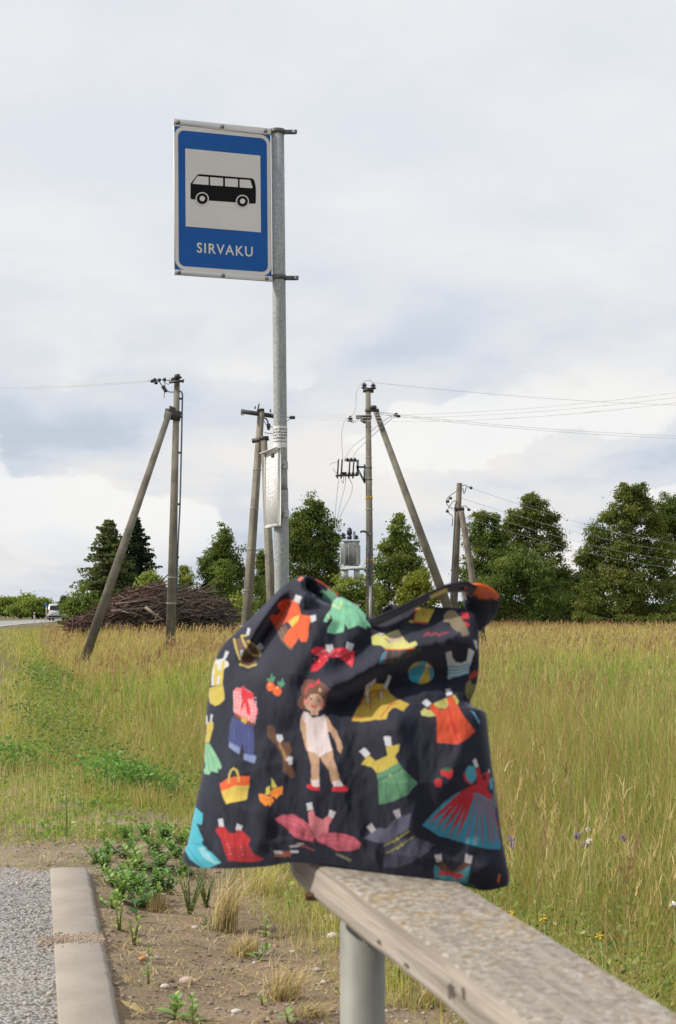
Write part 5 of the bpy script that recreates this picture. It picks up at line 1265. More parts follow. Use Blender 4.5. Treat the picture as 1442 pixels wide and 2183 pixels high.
mb = MB(); mb.tube(wl([(310, 1294), (328, 1308), (346, 1320)], dP - 2.9), [.07, .065, .05], 8, (0.33, 0.28, 0.22)); mb.tube(wl([(331, 1322), (338, 1307)], dP - 2.9), [.05, .035], 7, (0.30, 0.25, 0.19))
o = W(328, 1308, dP - 2.9); tag(mb.build('log', M_sticks, smooth=True, origin=(o[0], o[1], gz)), 'pale forked log leaning on the front of the brush pile', 'log')
mb = MB(); mb.tube(wl([(238, 1303), (300, 1298), (338, 1291)], dP - 2.6), [.07, .06, .03], 8, (0.15, 0.115, 0.095)); tag(mb.build('log', M_sticks, smooth=True, origin=W(290, 1299, dP - 2.6)), 'long dark grey trunk lying across the left half of the brush pile', 'log')
mb = MB(); mb.tube(wl([(246, 1288), (290, 1283), (335, 1276)], dP - 2.3), [.06, .05, .02], 8, (0.14, 0.105, 0.085)); tag(mb.build('log', M_sticks, smooth=True, origin=W(290, 1283, dP - 2.3)), 'thinner grey trunk lying above the long dark one on the brush pile', 'log')

# ------------------------------------------------------------------ van, road furniture far off
M_vanpaint = simple('van_paint', (0.62, 0.63, 0.64), 0.3, 0.03, 2); M_vanglass = simple('van_glass', (0.012, 0.016, 0.016), 0.08, 0.1, 2)
M_red = simple('tail_red', (0.42, 0.03, 0.03), 0.3, 0.1, 4); M_rubber = simple('rubber', (0.02, 0.02, 0.02), 0.85, 0.1, 10)
dV = 183.0; vc = W(119, 1305, dV); vz = 0.0; VH = 1.93
van = thing('parked_van', (vc[0], dV, vz), 'white van seen from behind on the far road at the left', 'van')
hd = math.radians(-3.0); vf = np.array((math.sin(hd), math.cos(hd), 0)); vr = np.array((vf[1], -vf[0], 0)); vo = np.array((vc[0], dV, vz))
def VP(x, y, z): return vo + vr * x + vf * y + np.array((0, 0, z))
sec = [(0.02, .96, .40, .78, 1.02), (0.0, .97, .95, 1.2, 1.15), (0.10, .90, 1.55, 1.6, 1.75), (0.28, .82, VH, VH, VH)]
P = []
ring_y = [0.0, .35, 3.1, 3.75, 4.6, 4.85]
roof = [VH - .03, VH, VH - .02, VH - .10, 1.12, .95]; halfw_t = [.74, .78, .78, .74, .74, .70]
for y_, zt, wt in zip(ring_y, roof, halfw_t):
    zb = .32; zw = min(1.02, zt - .02); P.append([VP(sx * w, y_ + (.06 if (z > 1.4 and y_ == 0) else 0), z) for sx, w, z in ((-1, .86, zb), (-1, .93, .55), (-1, .94, zw), (-1, wt, zt - .06), (-1, wt - .1, zt), (1, wt - .1, zt), (1, wt, zt - .06), (1, .94, zw), (1, .93, .55), (1, .86, zb))])
P = np.array(P); mb = MB(); n, k_ = P.shape[:2]; I = np.arange(n * k_).reshape(n, k_); J = np.roll(I, -1, 1)
mb.add(P.reshape(-1, 3), [np.stack([I[:-1], J[:-1], J[1:], I[1:]], -1).reshape(-1, 4), np.array([I[0][::-1], I[-1]])]); mb.build('body', M_vanpaint, van)
mb = MB(); mb.add([VP(-.72, -.012, 1.20), VP(.72, -.012, 1.20), VP(.64, .05, 1.74), VP(-.64, .05, 1.74)], np.array([[0, 1, 2, 3]])); mb.build('rear_window', M_vanglass, van)
for y0_, y1_ in ((.35, 1.5), (1.6, 2.5), (2.6, 3.5)):
    mb = MB(); mb.add([VP(.945, y0_, 1.12), VP(.945, y1_, 1.12), VP(.815, y1_ - .05, 1.72), VP(.815, y0_ + .05, 1.72)], np.array([[0, 1, 2, 3]])); mb.build('side_window', M_vanglass, van)
for sx in (-1, 1):
    mb = MB(); mb.box(VP(sx * .86, -.03, 1.05), (.13, .08, .42), None, None, .02); mb.build('tail_light', M_red, van)
    for y_ in (.85, 3.85):
        mb = MB(); mb.lathe(VP(sx * .74, y_, .32), [(-.1, .28), (-.08, .32), (.1, .32), (.12, .28), (.12, .18), (.11, 0)], 20, vr * sx); mb.build('wheel', M_rubber, van)
    mb = MB(); mb.box(VP(sx * 1.03, 3.5, 1.2), (.14, .1, .2), None, None, .03); mb.build('mirror', M_rubber, van)
mb = MB(); mb.box(VP(0, -.03, .48), (1.7, .10, .20), None, None, .03); mb.build('bumper', M_rubber, van)
mb = MB(); mb.box(VP(0, -.02, .98), (.52, .02, .12)); mb.build('number_plate', M_sheetwhite, van)
dS = 172.0; b = W(99, 1322, dS); kS = dS / FPX
rs = thing('road_sign', (b[0], dS, 0), 'small blue road sign on a grey post left of the white van', 'road sign')
mb = MB(); mb.tube([(b[0], dS, -.3), (b[0], dS, W(99, 1287, dS)[2])], .05, 8); mb.build('post', M_galv2, rs)
mb = MB(); mb.box((b[0], dS - .07, W(99, 1289, dS)[2]), (6.5 * kS, .03, 6 * kS)); mb.build('sign_plate', M_blue, rs)
dM = 150.0; b = W(73.5, 1326, dM); kM = dM / FPX
mp = thing('marker_post', (b[0], dM, 0), 'white roadside marker post with a dark band at the left by the road', 'marker post')
mb = MB(); mb.box((b[0], dM, W(73.5, 1315, dM)[2] - .1), (.13, .10, 24 * kM), None, None, .02); mb.build('post', M_paintwhite, mp)
mb = MB(); mb.box((b[0], dM, W(73.5, 1309, dM)[2]), (.136, .106, .13)); mb.build('band', M_black, mp)

# ------------------------------------------------------------------ tote bag
NAVY = np.array((0.0080, 0.0087, 0.0200))
PR = []      # print: polygons and strokes in crop coordinates -> photo pixels
OFF = {1: (380, 1200), 2: (720, 1200), 3: (380, 1540), 4: (720, 1540)}
KC = 1442 / 400.0
def tp(c, pts):
    ox, oy = OFF[c]; a = np.array(pts, float) / KC; return a + np.array((ox, oy))
def Pg(c, col, *xy): PR.append(('p', tp(c, np.array(xy, float).reshape(-1, 2)), col))
def Pe(c, col, x, y, rx, ry): PR.append(('p', tp(c, [(x + rx * math.cos(t), y + ry * math.sin(t)) for t in np.linspace(0, 6.283, 24, endpoint=False)]), col))
def Ps(c, col, w, *xy): PR.append(('s', tp(c, np.array(xy, float).reshape(-1, 2)), col, w / KC))
TAB = (205, 205, 212); BR = (105, 72, 52); YL = (205, 185, 75)
# hooded orange coat
Pg(1, (100, 72, 52), 700, 430, 740, 500, 790, 590, 860, 672, 888, 660, 850, 630, 822, 575, 850, 520, 830, 478, 770, 510, 735, 470, 715, 415)
Ps(1, (150, 120, 85), 6, 760, 500, 850, 650); Ps(1, (150, 120, 85), 6, 790, 500, 865, 640)
Pg(1, (232, 88, 26), 770, 310, 800, 288, 850, 280, 895, 292, 930, 325, 945, 395, 1015, 412, 1010, 470, 1000, 560, 985, 605, 940, 605, 928, 560, 905, 610, 870, 655, 810, 590, 850, 515, 815, 470, 765, 510, 735, 470, 700, 420, 720, 400, 768, 395, 790, 370, 765, 335)
Ps(1, (200, 60, 18), 8, 860, 300, 850, 360, 905, 400); Ps(1, (205, 62, 20), 7, 945, 410, 925, 480, 900, 580); Ps(1, (205, 62, 20), 8, 780, 400, 850, 395)
Pg(1, YL, 850, 450, 885, 420, 935, 403, 915, 450, 875, 495); Pg(1, (30, 30, 44), 815, 465, 842, 453, 874, 495, 850, 516)
Pg(1, TAB, 905, 242, 952, 262, 930, 318, 888, 290); Pg(1, TAB, 1015, 405, 1055, 395, 1065, 440, 1020, 460)
# mint jacket
Pg(1, (135, 205, 165), 1185, 265, 1260, 265, 1330, 300, 1400, 350, 1440, 400, 1445, 500, 1380, 480, 1310, 510, 1285, 460, 1270, 530, 1200, 545, 1145, 535, 1150, 500, 1190, 440, 1175, 400, 1140, 460, 1115, 450, 1130, 415, 1175, 355, 1185, 310)
Pg(2, (135, 205, 165), -2, 262, 60, 290, 130, 330, 190, 400, 250, 470, 265, 500, 230, 480, 225, 510, 150, 480, 80, 490, 60, 440, 50, 500, -2, 540)
Ps(1, (215, 225, 150), 12, 1188, 325, 1240, 350, 1255, 298); Ps(1, (95, 165, 130), 7, 1270, 330, 1340, 345); Ps(1, (95, 165, 130), 6, 1290, 300, 1310, 400, 1290, 455); Ps(2, (95, 165, 130), 6, 60, 330, 62, 430); Ps(2, (100, 170, 135), 6, 150, 370, 200, 470)
Ps(1, (210, 220, 150), 10, 1148, 400, 1165, 425); Pg(1, TAB, 1178, 262, 1228, 262, 1212, 302)
# slippers
for q in ((430, 588, 482, 572, 525, 650, 500, 690, 490, 735, 460, 700), (478, 722, 520, 660, 560, 700, 602, 735, 600, 792, 540, 802, 475, 780), (510, 585, 545, 600, 600, 645, 632, 700, 590, 722, 520, 672)): Pg(1, BR, *q)
for q in ((430, 585, 440, 640, 460, 700, 475, 740), (488, 560, 500, 600, 530, 660, 580, 710, 632, 715), (475, 782, 540, 802, 600, 780), (486, 560, 530, 556), (540, 600, 610, 650, 634, 705)): Ps(1, (195, 178, 92), 15, *q)
for q in ((535, 497, 557, 505, 545, 555, 525, 545), (600, 640, 630, 612, 662, 645, 630, 675), (478, 670, 502, 665, 495, 722, 478, 715)): Pg(1, TAB, *q)
# pinafore at the left edge
Pg(1, (212, 212, 210), 268, 775, 300, 745, 345, 735, 385, 765, 392, 790, 348, 815, 335, 930, 255, 945, 262, 800)
Pg(1, YL, 280, 780, 302, 770, 300, 938, 274, 942); Pg(1, YL, 335, 760, 360, 745, 340, 930, 316, 932); Pg(1, YL, 280, 830, 340, 820, 335, 870, 280, 876)
Pg(1, YL, 243, 960, 340, 930, 356, 1000, 355, 1050, 320, 1085, 280, 1100, 245, 1080, 237, 1030); Ps(1, (150, 130, 50), 5, 250, 978, 345, 940)
Pg(1, TAB, 275, 710, 295, 700, 298, 760, 280, 775); Pg(1, TAB, 365, 675, 390, 685, 365, 740, 345, 740)
Pg(1, (222, 92, 40), 295, 655, 330, 600, 372, 568, 350, 615, 310, 658); Pg(1, TAB, 470, 465, 497, 438, 502, 450, 482, 470)
Pg(1, TAB, 208, 1170, 221, 1168, 233, 1240, 218, 1245); Pg(1, TAB, 248, 1160, 267, 1170, 258, 1240, 245, 1240); Pg(1, YL, 225, 1260, 262, 1235, 270, 1270, 258, 1305, 216, 1305)
Pg(3, YL, 225, 0, 270, 0, 265, 60, 238, 155, 203, 155, 215, 90)
Pg(3, (135, 192, 150), 200, 160, 240, 160, 300, 260, 336, 340, 325, 365, 305, 350, 305, 390, 255, 370, 240, 402, 203, 395, 196, 370, 210, 330, 198, 230); Ps(3, (95, 155, 112), 6, 235, 190, 280, 340)
Ps(3, (95, 155, 112), 6, 222, 200, 240, 380)
# gingham shirt with jeans
Pg(1, (228, 120, 128), 425, 990, 450, 960, 485, 965, 500, 945, 520, 965, 575, 1000, 580, 1060, 610, 1120, 612, 1160, 575, 1230, 520, 1205, 480, 1185, 430, 1150, 432, 1060)
for q in range(8): Ps(1, (240, 200, 202), 5, 430 + q * 24, 985 + q * 12, 432 + q * 22, 1140 + q * 14); Ps(1, (240, 195, 198), 5, 428, 985 + q * 26, 600, 1040 + q * 26) if q < 7 else None
Pg(1, (215, 35, 50), 490, 960, 505, 945, 525, 985, 575, 1000, 580, 1040, 532, 1050, 552, 1110, 560, 1180, 530, 1150, 515, 1070, 490, 1140, 478, 1120, 498, 1060, 483, 1010)
Pg(1, (62, 72, 128), 398, 1305, 415, 1185, 480, 1215, 570, 1255, 580, 1305)
Pg(3, (62, 72, 128), 400, 0, 572, 10, 585, 100, 580, 250, 600, 260, 590, 315, 505, 285, 510, 230, 490, 150, 478, 245, 395, 190, 385, 140, 395, 60)
Pg(3, (130, 145, 190), 395, 150, 480, 200, 470, 247, 392, 190); Pg(3, (130, 145, 190), 505, 240, 600, 262, 588, 316, 503, 285); Ps(3, (42, 50, 98), 5, 470, 20, 490, 150); Ps(3, (95, 105, 160), 4, 430, 40, 425, 150); Ps(3, (95, 105, 160), 4, 545, 40, 545, 240)
Pg(1, (120, 62, 32), 430, 1160, 580, 1238, 570, 1258, 428, 1182); Pg(1, (208, 172, 55), 490, 1180, 530, 1205, 520, 1240, 483, 1216)
# radishes, bandana
Pe(1, (228, 98, 36), 708, 950, 31, 38); Pe(1, (228, 98, 36), 762, 985, 33, 37); Pe(1, (250, 200, 170), 705, 937, 8, 6); Pe(1, (250, 200, 170), 762, 962, 8, 6)
Pg(1, (72, 145, 108), 720, 845, 730, 880, 755, 870, 735, 912, 690, 912, 678, 890, 712, 888); Pg(1, (72, 145, 108), 805, 880, 808, 910, 826, 930, 800, 958, 770, 942, 762, 910, 790, 920)
Pg(1, TAB, 1135, 630, 1185, 625, 1198, 668, 1160, 694, 1140, 672); Pg(1, TAB, 1300, 605, 1355, 625, 1335, 678, 1288, 655)
Pg(1, (214, 36, 56), 1025, 670, 1060, 645, 1120, 650, 1150, 700, 1200, 660, 1260, 650, 1357, 680, 1352, 740, 1335, 805, 1280, 755, 1220, 725, 1165, 725, 1130, 770, 1080, 825, 1015, 837, 1025, 790, 1085, 720, 1030, 692)
for q in range(26): Pe(1, (240, 190, 195), 1045 + (q * 47) % 300, 668 + (q * 31) % 60 + (70 if q % 5 == 0 else 0) * (1 if (q * 47) % 300 < 90 else .5), 4, 4) if True else None
Ps(1, (110, 20, 32), 8, 1090, 690, 1140, 712); Ps(1, (110, 20, 32), 8, 1165, 715, 1210, 690)
# paper doll
Pg(1, (112, 72, 56), 975, 900, 1020, 895, 1090, 915, 1140, 940, 1168, 970, 1150, 1000, 1140, 1050, 1135, 1100, 1110, 1130, 1060, 1140, 1000, 1130, 950, 1125, 915, 1090, 920, 1055, 945, 1020, 950, 960)
Pe(1, (208, 168, 142), 1045, 1070, 76, 74); Pg(1, (205, 165, 138), 1020, 1130, 1075, 1130, 1080, 1168, 1015, 1168)
Pg(1, (112, 72, 56), 962, 1030, 985, 960, 1050, 950, 1110, 960, 1130, 1040, 1115, 1042, 1080, 1008, 1020, 1008, 985, 1060); Pg(1, (205, 170, 140), 1085, 960, 1105, 975, 1095, 1000, 1080, 990)
Pg(1, (218, 45, 62), 1005, 925, 1050, 935, 1080, 890, 1092, 922, 1060, 932, 1040, 952, 1010, 957); Ps(1, (218, 60, 62), 8, 1012, 940, 985, 970, 976, 1005)
Pe(1, (232, 140, 132), 990, 1068, 20, 18); Pe(1, (232, 140, 132), 1097, 1085, 20, 18); Pe(1, (60, 55, 60), 1020, 1045, 7, 8); Pe(1, (60, 55, 60), 1083, 1053, 7, 8); Pe(1, (208, 55, 72), 1043, 1101, 24, 12); Pe(1, (235, 170, 165), 1043, 1096, 14, 4)
Pg(1, (200, 162, 132), 948, 1165, 985, 1150, 990, 1300, 945, 1300, 940, 1220); Pg(1, (200, 162, 132), 1120, 1160, 1145, 1180, 1215, 1300, 1140, 1300)
Pg(1, (224, 208, 208), 962, 1145, 1000, 1150, 1030, 1190, 1100, 1180, 1120, 1165, 1140, 1200, 1142, 1304, 985, 1304, 975, 1230, 952, 1190)
Pg(3, (198, 160, 128), 942, 0, 988, 0, 990, 100, 1000, 230, 985, 212, 958, 120); Pg(3, (190, 152, 122), 1138, 0, 1165, 0, 1220, 70, 1255, 150, 1268, 192, 1250, 242, 1225, 215, 1213, 160, 1180, 90, 1150, 40)
Pg(3, (195, 157, 126), 1000, 215, 1050, 238, 1088, 262, 1082, 350, 1087, 442, 1020, 447, 1025, 340, 1000, 240); Pg(3, (192, 154, 124), 1092, 262, 1140, 238, 1187, 218, 1202, 300, 1237, 400, 1243, 442, 1178, 462, 1160, 370, 1108, 300)
Pg(3, (224, 208, 208), 985, 0, 1140, 0, 1150, 80, 1170, 160, 1187, 215, 1130, 240, 1087, 266, 1050, 236, 1000, 221, 985, 150); Ps(3, (190, 172, 176), 4, 1050, 20, 1062, 210); Ps(3, (190, 172, 176), 4, 1100, 20, 1105, 220)
Pg(3, (228, 212, 215), 1020, 445, 1088, 440, 1086, 492, 1030, 496); Pg(3, (228, 212, 215), 1180, 460, 1243, 440, 1270, 486, 1200, 502)
Pg(3, (212, 26, 42), 988, 480, 1020, 476, 1045, 498, 1088, 488, 1086, 526, 1020, 521, 990, 500); Pg(3, (212, 26, 42), 1180, 503, 1215, 488, 1240, 504, 1275, 480, 1310, 510, 1300, 532, 1178, 530)
# guitar case
Pg(3, (98, 64, 42), 685, 30, 720, 18, 745, 60, 760, 130, 790, 150, 850, 150, 876, 210, 862, 265, 830, 290, 880, 340, 906, 400, 895, 430, 860, 425, 805, 375, 810, 300, 780, 220, 740, 160, 688, 110); Pg(3, (170, 130, 82), 768, 150, 790, 165, 842, 290, 825, 302); Pg(1, (98, 64, 42), 685, 1330, 690, 1250, 715, 1240, 742, 1265, 745, 1330)
Pg(3, TAB, 760, 95, 800, 95, 810, 130, 785, 155, 758, 140); Pg(3, TAB, 842, 262, 880, 265, 882, 322, 855, 325, 832, 290)
# basket and lilies
Pg(3, (222, 195, 85), 328, 528, 390, 503, 440, 485, 546, 480, 526, 595, 440, 610, 370, 630); Pg(3, (232, 98, 36), 318, 470, 380, 430, 470, 410, 552, 416, 546, 482, 440, 487, 390, 507, 330, 530); Ps(3, (195, 170, 70), 4, 460, 490, 445, 608)
Ps(3, (205, 185, 85), 15, 390, 462, 392, 410, 408, 370, 430, 352, 450, 370, 463, 410, 465, 452)
Pg(3, (55, 125, 75), 690, 505, 715, 480, 708, 515); Pg(3, (55, 125, 75), 715, 418, 745, 458, 715, 452); Pg(3, (215, 200, 92), 678, 500, 706, 488, 706, 552, 668, 556); Pg(3, (215, 200, 92), 715, 442, 725, 440, 762, 492, 722, 506)
Pg(3, (236, 142, 42), 620, 550, 650, 548, 680, 562, 720, 570, 738, 602, 725, 622, 710, 646, 690, 632, 670, 642, 645, 620, 630, 602); Pg(3, (236, 142, 42), 705, 540, 730, 512, 760, 500, 805, 488, 800, 550, 780, 560, 760, 587, 740, 570, 715, 572); Ps(3, (215, 100, 25), 6, 650, 580, 690, 600); Ps(3, (215, 100, 25), 6, 740, 540, 780, 520)
# turquoise dress
Pg(3, (72, 182, 202), 122, 645, 190, 700, 187, 770, 175, 790, 140, 775, 192, 900, 182, 930, 332, 1075, 250, 1117, 180, 1117, 90, 1052, 52, 980, 72, 940, 88, 850, 108, 700); Pg(3, (150, 208, 218), 150, 960, 200, 960, 272, 1060, 330, 1078, 280, 1090, 200, 1042); Ps(3, (48, 140, 165), 7, 70, 960, 180, 1105); Ps(3, (48, 140, 165), 6, 90, 930, 180, 935); Pg(3, TAB, 125, 560, 139, 600, 120, 622)
# red dress
Pg(3, TAB, 305, 740, 342, 738, 356, 802, 315, 806); Pg(3, TAB, 450, 775, 495, 795, 488, 840, 445, 832)
Pg(3, (190, 27, 32), 285, 830, 318, 800, 356, 800, 390, 850, 440, 856, 450, 828, 490, 832, 556, 890, 540, 940, 580, 1010, 662, 1050, 600, 1072, 480, 1072, 385, 1062, 350, 970, 330, 900); Ps(3, (130, 14, 22), 6, 430, 860, 445, 1060); Ps(3, (225, 60, 62), 5, 360, 850, 400, 1040)
for q in range(8): Pe(3, (228, 180, 180), 385 + (q % 2) * 95 + (q // 2) * 6, 935 + (q // 2) * 25, 4, 4)
# pink wings
Pg(3, (214, 124, 134), 1000, 690, 1040, 668, 1055, 720, 1105, 747, 1150, 722, 1200, 720, 1160, 790, 1150, 860, 1060, 892, 1005, 800, 1005, 740)
Pg(3, (202, 88, 108), 738, 745, 800, 710, 880, 705, 960, 745, 1010, 800, 1052, 870, 1040, 922, 960, 905, 890, 880, 830, 810); Pg(3, (202, 88, 108), 1060, 890, 1130, 850, 1250, 850, 1350, 880, 1406, 930, 1390, 970, 1330, 990, 1220, 987, 1130, 940, 1075, 920)
for q in ((770, 745, 900, 780, 1030, 890), (800, 725, 930, 755, 1040, 880), (850, 840, 1035, 900), (1080, 895, 1240, 890, 1390, 930), (1080, 905, 1230, 940, 1340, 975)): Ps(3, (228, 130, 142), 5, *q)
Ps(3, (150, 50, 72), 8, 1010, 800, 1050, 880, 1035, 925); Pg(3, TAB, 985, 620, 1025, 615, 1042, 667, 995, 677); Pg(3, TAB, 1165, 670, 1216, 690, 1192, 737, 1155, 722)
Pg(3, (150, 80, 60), 740, 1012, 800, 992, 870, 990, 862, 1032, 742, 1037); Pg(3, TAB, 735, 985, 800, 990, 800, 1010, 740, 1012); Pg(3, TAB, 862, 983, 925, 985, 925, 1000, 872, 1005); Pg(3, (165, 155, 155), 850, 950, 905, 942, 925, 922, 965, 930, 970, 946, 910, 962, 860, 964); Pg(3, (130, 55, 55), 955, 938, 1052, 985, 1040, 992, 945, 952); Pg(3, (120, 118, 92), 1210, 1003, 1336, 1052, 1325, 1072, 1220, 1022)
# right half
Pg(2, YL, 615, 345, 747, 355, 700, 455, 588, 450); Ps(2, (215, 50, 50), 9, 605, 350, 584, 457, 692, 464); Ps(2, (220, 80, 50), 9, 650, 372, 668, 385, 655, 410); Pg(2, YL, 550, 438, 585, 438, 580, 456, 550, 456)
Pg(2, (138, 124, 98), 820, 400, 850, 365, 900, 365, 950, 420, 1000, 500, 1014, 555, 960, 562, 940, 530, 920, 530, 880, 500, 860, 460, 815, 452); Pg(2, (205, 42, 62), 945, 385, 1000, 375, 1016, 425, 960, 432); Pg(2, (205, 42, 62), 970, 445, 1010, 465, 1016, 486, 985, 482); Pe(2, (200, 170, 50), 880, 338, 14, 9); Pe(2, (60, 80, 150), 915, 345, 10, 12)
Ps(2, (150, 28, 48), 13, 668, 560, 690, 535, 720, 555, 750, 540, 780, 560, 812, 540, 850, 535); Ps(2, (150, 28, 48), 7, 700, 560, 705, 535)
Pg(2, (46, 58, 58), 370, 662, 600, 655, 652, 650, 640, 690, 560, 722, 450, 772, 315, 782, 340, 710); Pg(2, (62, 118, 140), 315, 782, 345, 700, 382, 670, 360, 762)
for q in ((425, 665, 415, 770), (480, 665, 470, 760), (550, 662, 540, 725), (385, 668, 362, 775)): Ps(2, (160, 42, 48), 6, *q)
Pg(2, (198, 198, 112), 255, 570, 300, 545, 345, 560, 390, 540, 465, 515, 510, 580, 550, 620, 600, 600, 613, 625, 580, 655, 480, 667, 370, 660, 330, 635, 270, 632); Pg(2, (190, 168, 142), 385, 560, 470, 528, 502, 590, 400, 622); Ps(2, (205, 60, 62), 8, 368, 664, 480, 668, 605, 655); Ps(2, (120, 70, 50), 8, 370, 580, 395, 610)
Pg(2, TAB, 310, 540, 350, 532, 370, 545, 340, 556)
Pe(2, (192, 166, 54), 643, 843, 98, 87); Pg(2, (52, 148, 178), 545, 860, 560, 812, 600, 790, 640, 780, 682, 784, 665, 835, 620, 928, 580, 917, 552, 890); Pg(2, (52, 148, 178), 602, 768, 640, 757, 690, 762, 682, 782); Pg(2, (52, 148, 178), 702, 800, 735, 815, 741, 850, 728, 892, 706, 900); Pe(2, (215, 215, 205), 688, 790, 13, 12); Ps(2, (225, 205, 120), 4, 688, 790, 665, 840, 620, 928)
Pg(2, (196, 208, 212), 830, 690, 872, 675, 885, 730, 910, 765, 950, 770, 990, 750, 1010, 652, 1052, 680, 1022, 770, 1002, 850, 920, 870, 850, 895, 845, 770)
for q in range(4): Ps(2, (70, 150, 172), 11, 846, 796 + q * 27, 920, 800 + q * 24, 1010, 776 + q * 22)
Pg(2, TAB, 1043, 590, 1070, 602, 1076, 670, 1060, 650); Pg(2, (150, 44, 32), 1000, 872, 1060, 820, 1080, 850, 1076, 872, 1020, 892); Pg(2, (112, 106, 58), 985, 935, 1020, 890, 1035, 930, 1072, 930, 1050, 1000, 1010, 1060, 985, 1022)
Pg(2, (192, 162, 54), 215, 950, 300, 925, 370, 930, 400, 1000, 450, 1040, 550, 1085, 510, 1142, 450, 1112, 420, 1115, 390, 1150, 375, 1200, 290, 1207, 180, 1222, 108, 1216, 140, 1130, 200, 1040)
for q in ((160, 1120, 190, 1050, 212, 1030), (255, 1130, 248, 1010, 270, 985, 360, 980), (300, 980, 320, 1042), (330, 1182, 375, 1130, 400, 1090, 455, 1080), (120, 1190, 200, 1190)): Ps(2, (182, 84, 32), 10, *q)
Pg(2, TAB, 215, 945, 300, 883, 290, 920, 240, 960, 240, 1078, 225, 1072); Pg(2, TAB, 390, 858, 416, 870, 375, 972, 355, 962); Ps(2, TAB, 12, 338, 990, 335, 1040)
Pg(2, (192, 188, 112), 638, 1142, 668, 1116, 740, 1143, 764, 1175, 700, 1182, 650, 1172); Pg(2, (188, 178, 92), 735, 1080, 800, 1050, 850, 1033, 858, 1080, 832, 1122, 770, 1117); Pg(2, (188, 182, 100), 880, 1020, 905, 1013, 932, 1060, 922, 1092)
Pg(2, (206, 72, 30), 700, 1110, 740, 1080, 760, 1117, 810, 1127, 857, 1100, 838, 1040, 882, 1018, 920, 1090, 960, 1160, 1050, 1285, 1052, 1304, 763, 1304, 760, 1182); Pg(4, (206, 72, 30), 763, 0, 1005, 0, 1056, 65, 1020, 110, 955, 150, 920, 168, 760, 158)
Ps(2, (190, 32, 32), 11, 855, 1110, 880, 1220, 920, 1300); Ps(4, (190, 32, 32), 11, 872, 0, 935, 165); Pg(2, TAB, 830, 965, 866, 965, 882, 1012, 838, 1022); Pg(2, TAB, 680, 1045, 726, 1080, 690, 1112, 650, 1072); Pg(2, (95, 165, 195), 1020, 1130, 1050, 1150, 1096, 1220, 1090, 1242, 1060, 1190)
Pg(4, (192, 172, 70), 180, 325, 235, 245, 290, 295, 385, 255, 370, 185, 482, 168, 470, 215, 440, 260, 466, 315, 390, 370, 300, 392, 270, 345)
for q in range(7): Ps(4, (165, 142, 52), 4, 300 + q * 22, 300 - q * 8, 310 + q * 22, 375 - q * 9)
Pg(4, (86, 138, 102), 300, 400, 470, 308, 495, 350, 617, 468, 540, 555, 440, 605, 318, 633, 310, 450); Ps(4, (42, 78, 62), 9, 312, 442, 400, 408, 490, 355); Ps(4, (48, 84, 64), 5, 365, 460, 380, 610); Ps(4, (48, 84, 64), 5, 505, 390, 562, 432); Ps(4, (48, 84, 64), 5, 440, 420, 490, 580); Pe(4, (170, 160, 80), 405, 408, 12, 10); Pg(4, TAB, 168, 225, 205, 192, 253, 240, 212, 274); Pg(4, TAB, 355, 110, 410, 107, 418, 176, 370, 183)
Pg(4, (185, 32, 42), 790, 372, 830, 345, 887, 365, 886, 410, 855, 440, 830, 420, 800, 410); Pg(4, (185, 32, 42), 738, 450, 770, 423, 804, 440, 796, 497, 750, 492); Pg(4, (45, 86, 48), 798, 355, 835, 341, 882, 355, 860, 374, 820, 371); Pg(4, (45, 86, 48), 748, 440, 770, 416, 792, 430)
Pg(4, (48, 132, 158), 650, 790, 730, 700, 820, 610, 920, 540, 1050, 490, 1190, 560, 1222, 750, 1258, 975, 1150, 972, 1030, 942, 900, 907, 780, 872)
for q in ((960, 540, 690, 788), (980, 545, 742, 818), (1005, 545, 795, 850), (1025, 548, 848, 892), (1045, 550, 910, 898)):
    x0, y0, x1, y1 = q; L = math.hypot(x1 - x0, y1 - y0); nx, ny = (y1 - y0) / L * 15, -(x1 - x0) / L * 15
    Pg(4, (178, 28, 42), x0 + nx, y0 + ny, x0 - nx, y0 - ny, x0 * .45 + x1 * .55 - nx, y0 * .45 + y1 * .55 - ny, x1, y1, x0 * .45 + x1 * .55 + nx, y0 * .45 + y1 * .55 + ny)
for q in ((1075, 560, 988, 908), (1090, 570, 1058, 925), (1105, 580, 1115, 925), (1125, 600, 1172, 915), (1145, 610, 1207, 925), (1160, 610, 1240, 905), (1175, 600, 1235, 820)): Ps(4, (160, 26, 40), 9, *q)
Pe(4, (66, 156, 182), 1025, 400, 42, 68); Pg(4, (178, 28, 42), 965, 400, 985, 378, 990, 440, 1030, 470, 1070, 470, 1010, 482, 975, 445); Pg(4, (66, 156, 182), 1165, 440, 1190, 418, 1196, 500, 1175, 522)
Pg(4, (180, 28, 44), 1060, 360, 1087, 345, 1107, 410, 1132, 388, 1173, 370, 1170, 440, 1150, 510, 1192, 570, 1180, 602, 1080, 545, 930, 545, 1000, 500, 1075, 475); Pe(4, (18, 18, 26), 1128, 425, 14, 22); Pg(4, TAB, 1040, 290, 1065, 274, 1084, 337, 1060, 352); Pg(4, TAB, 1160, 362, 1170, 355, 1172, 385, 1162, 385)
Pg(4, (120, 108, 92), 1195, 478, 1217, 520, 1226, 662, 1205, 640, 1200, 560)
Pg(4, (84, 84, 106), 205, 890, 290, 815, 380, 815, 440, 740, 570, 698, 540, 830, 480, 860, 380, 932, 290, 922); Pg(4, (66, 66, 88), 365, 930, 570, 878, 742, 935, 690, 1000, 560, 1082, 450, 1117, 350, 1112)
for q in range(9): Ps(4, (98, 98, 120), 3, 400 + q * 20, 990 - q * 10, 375 + q * 40, 1100 - q * 14)
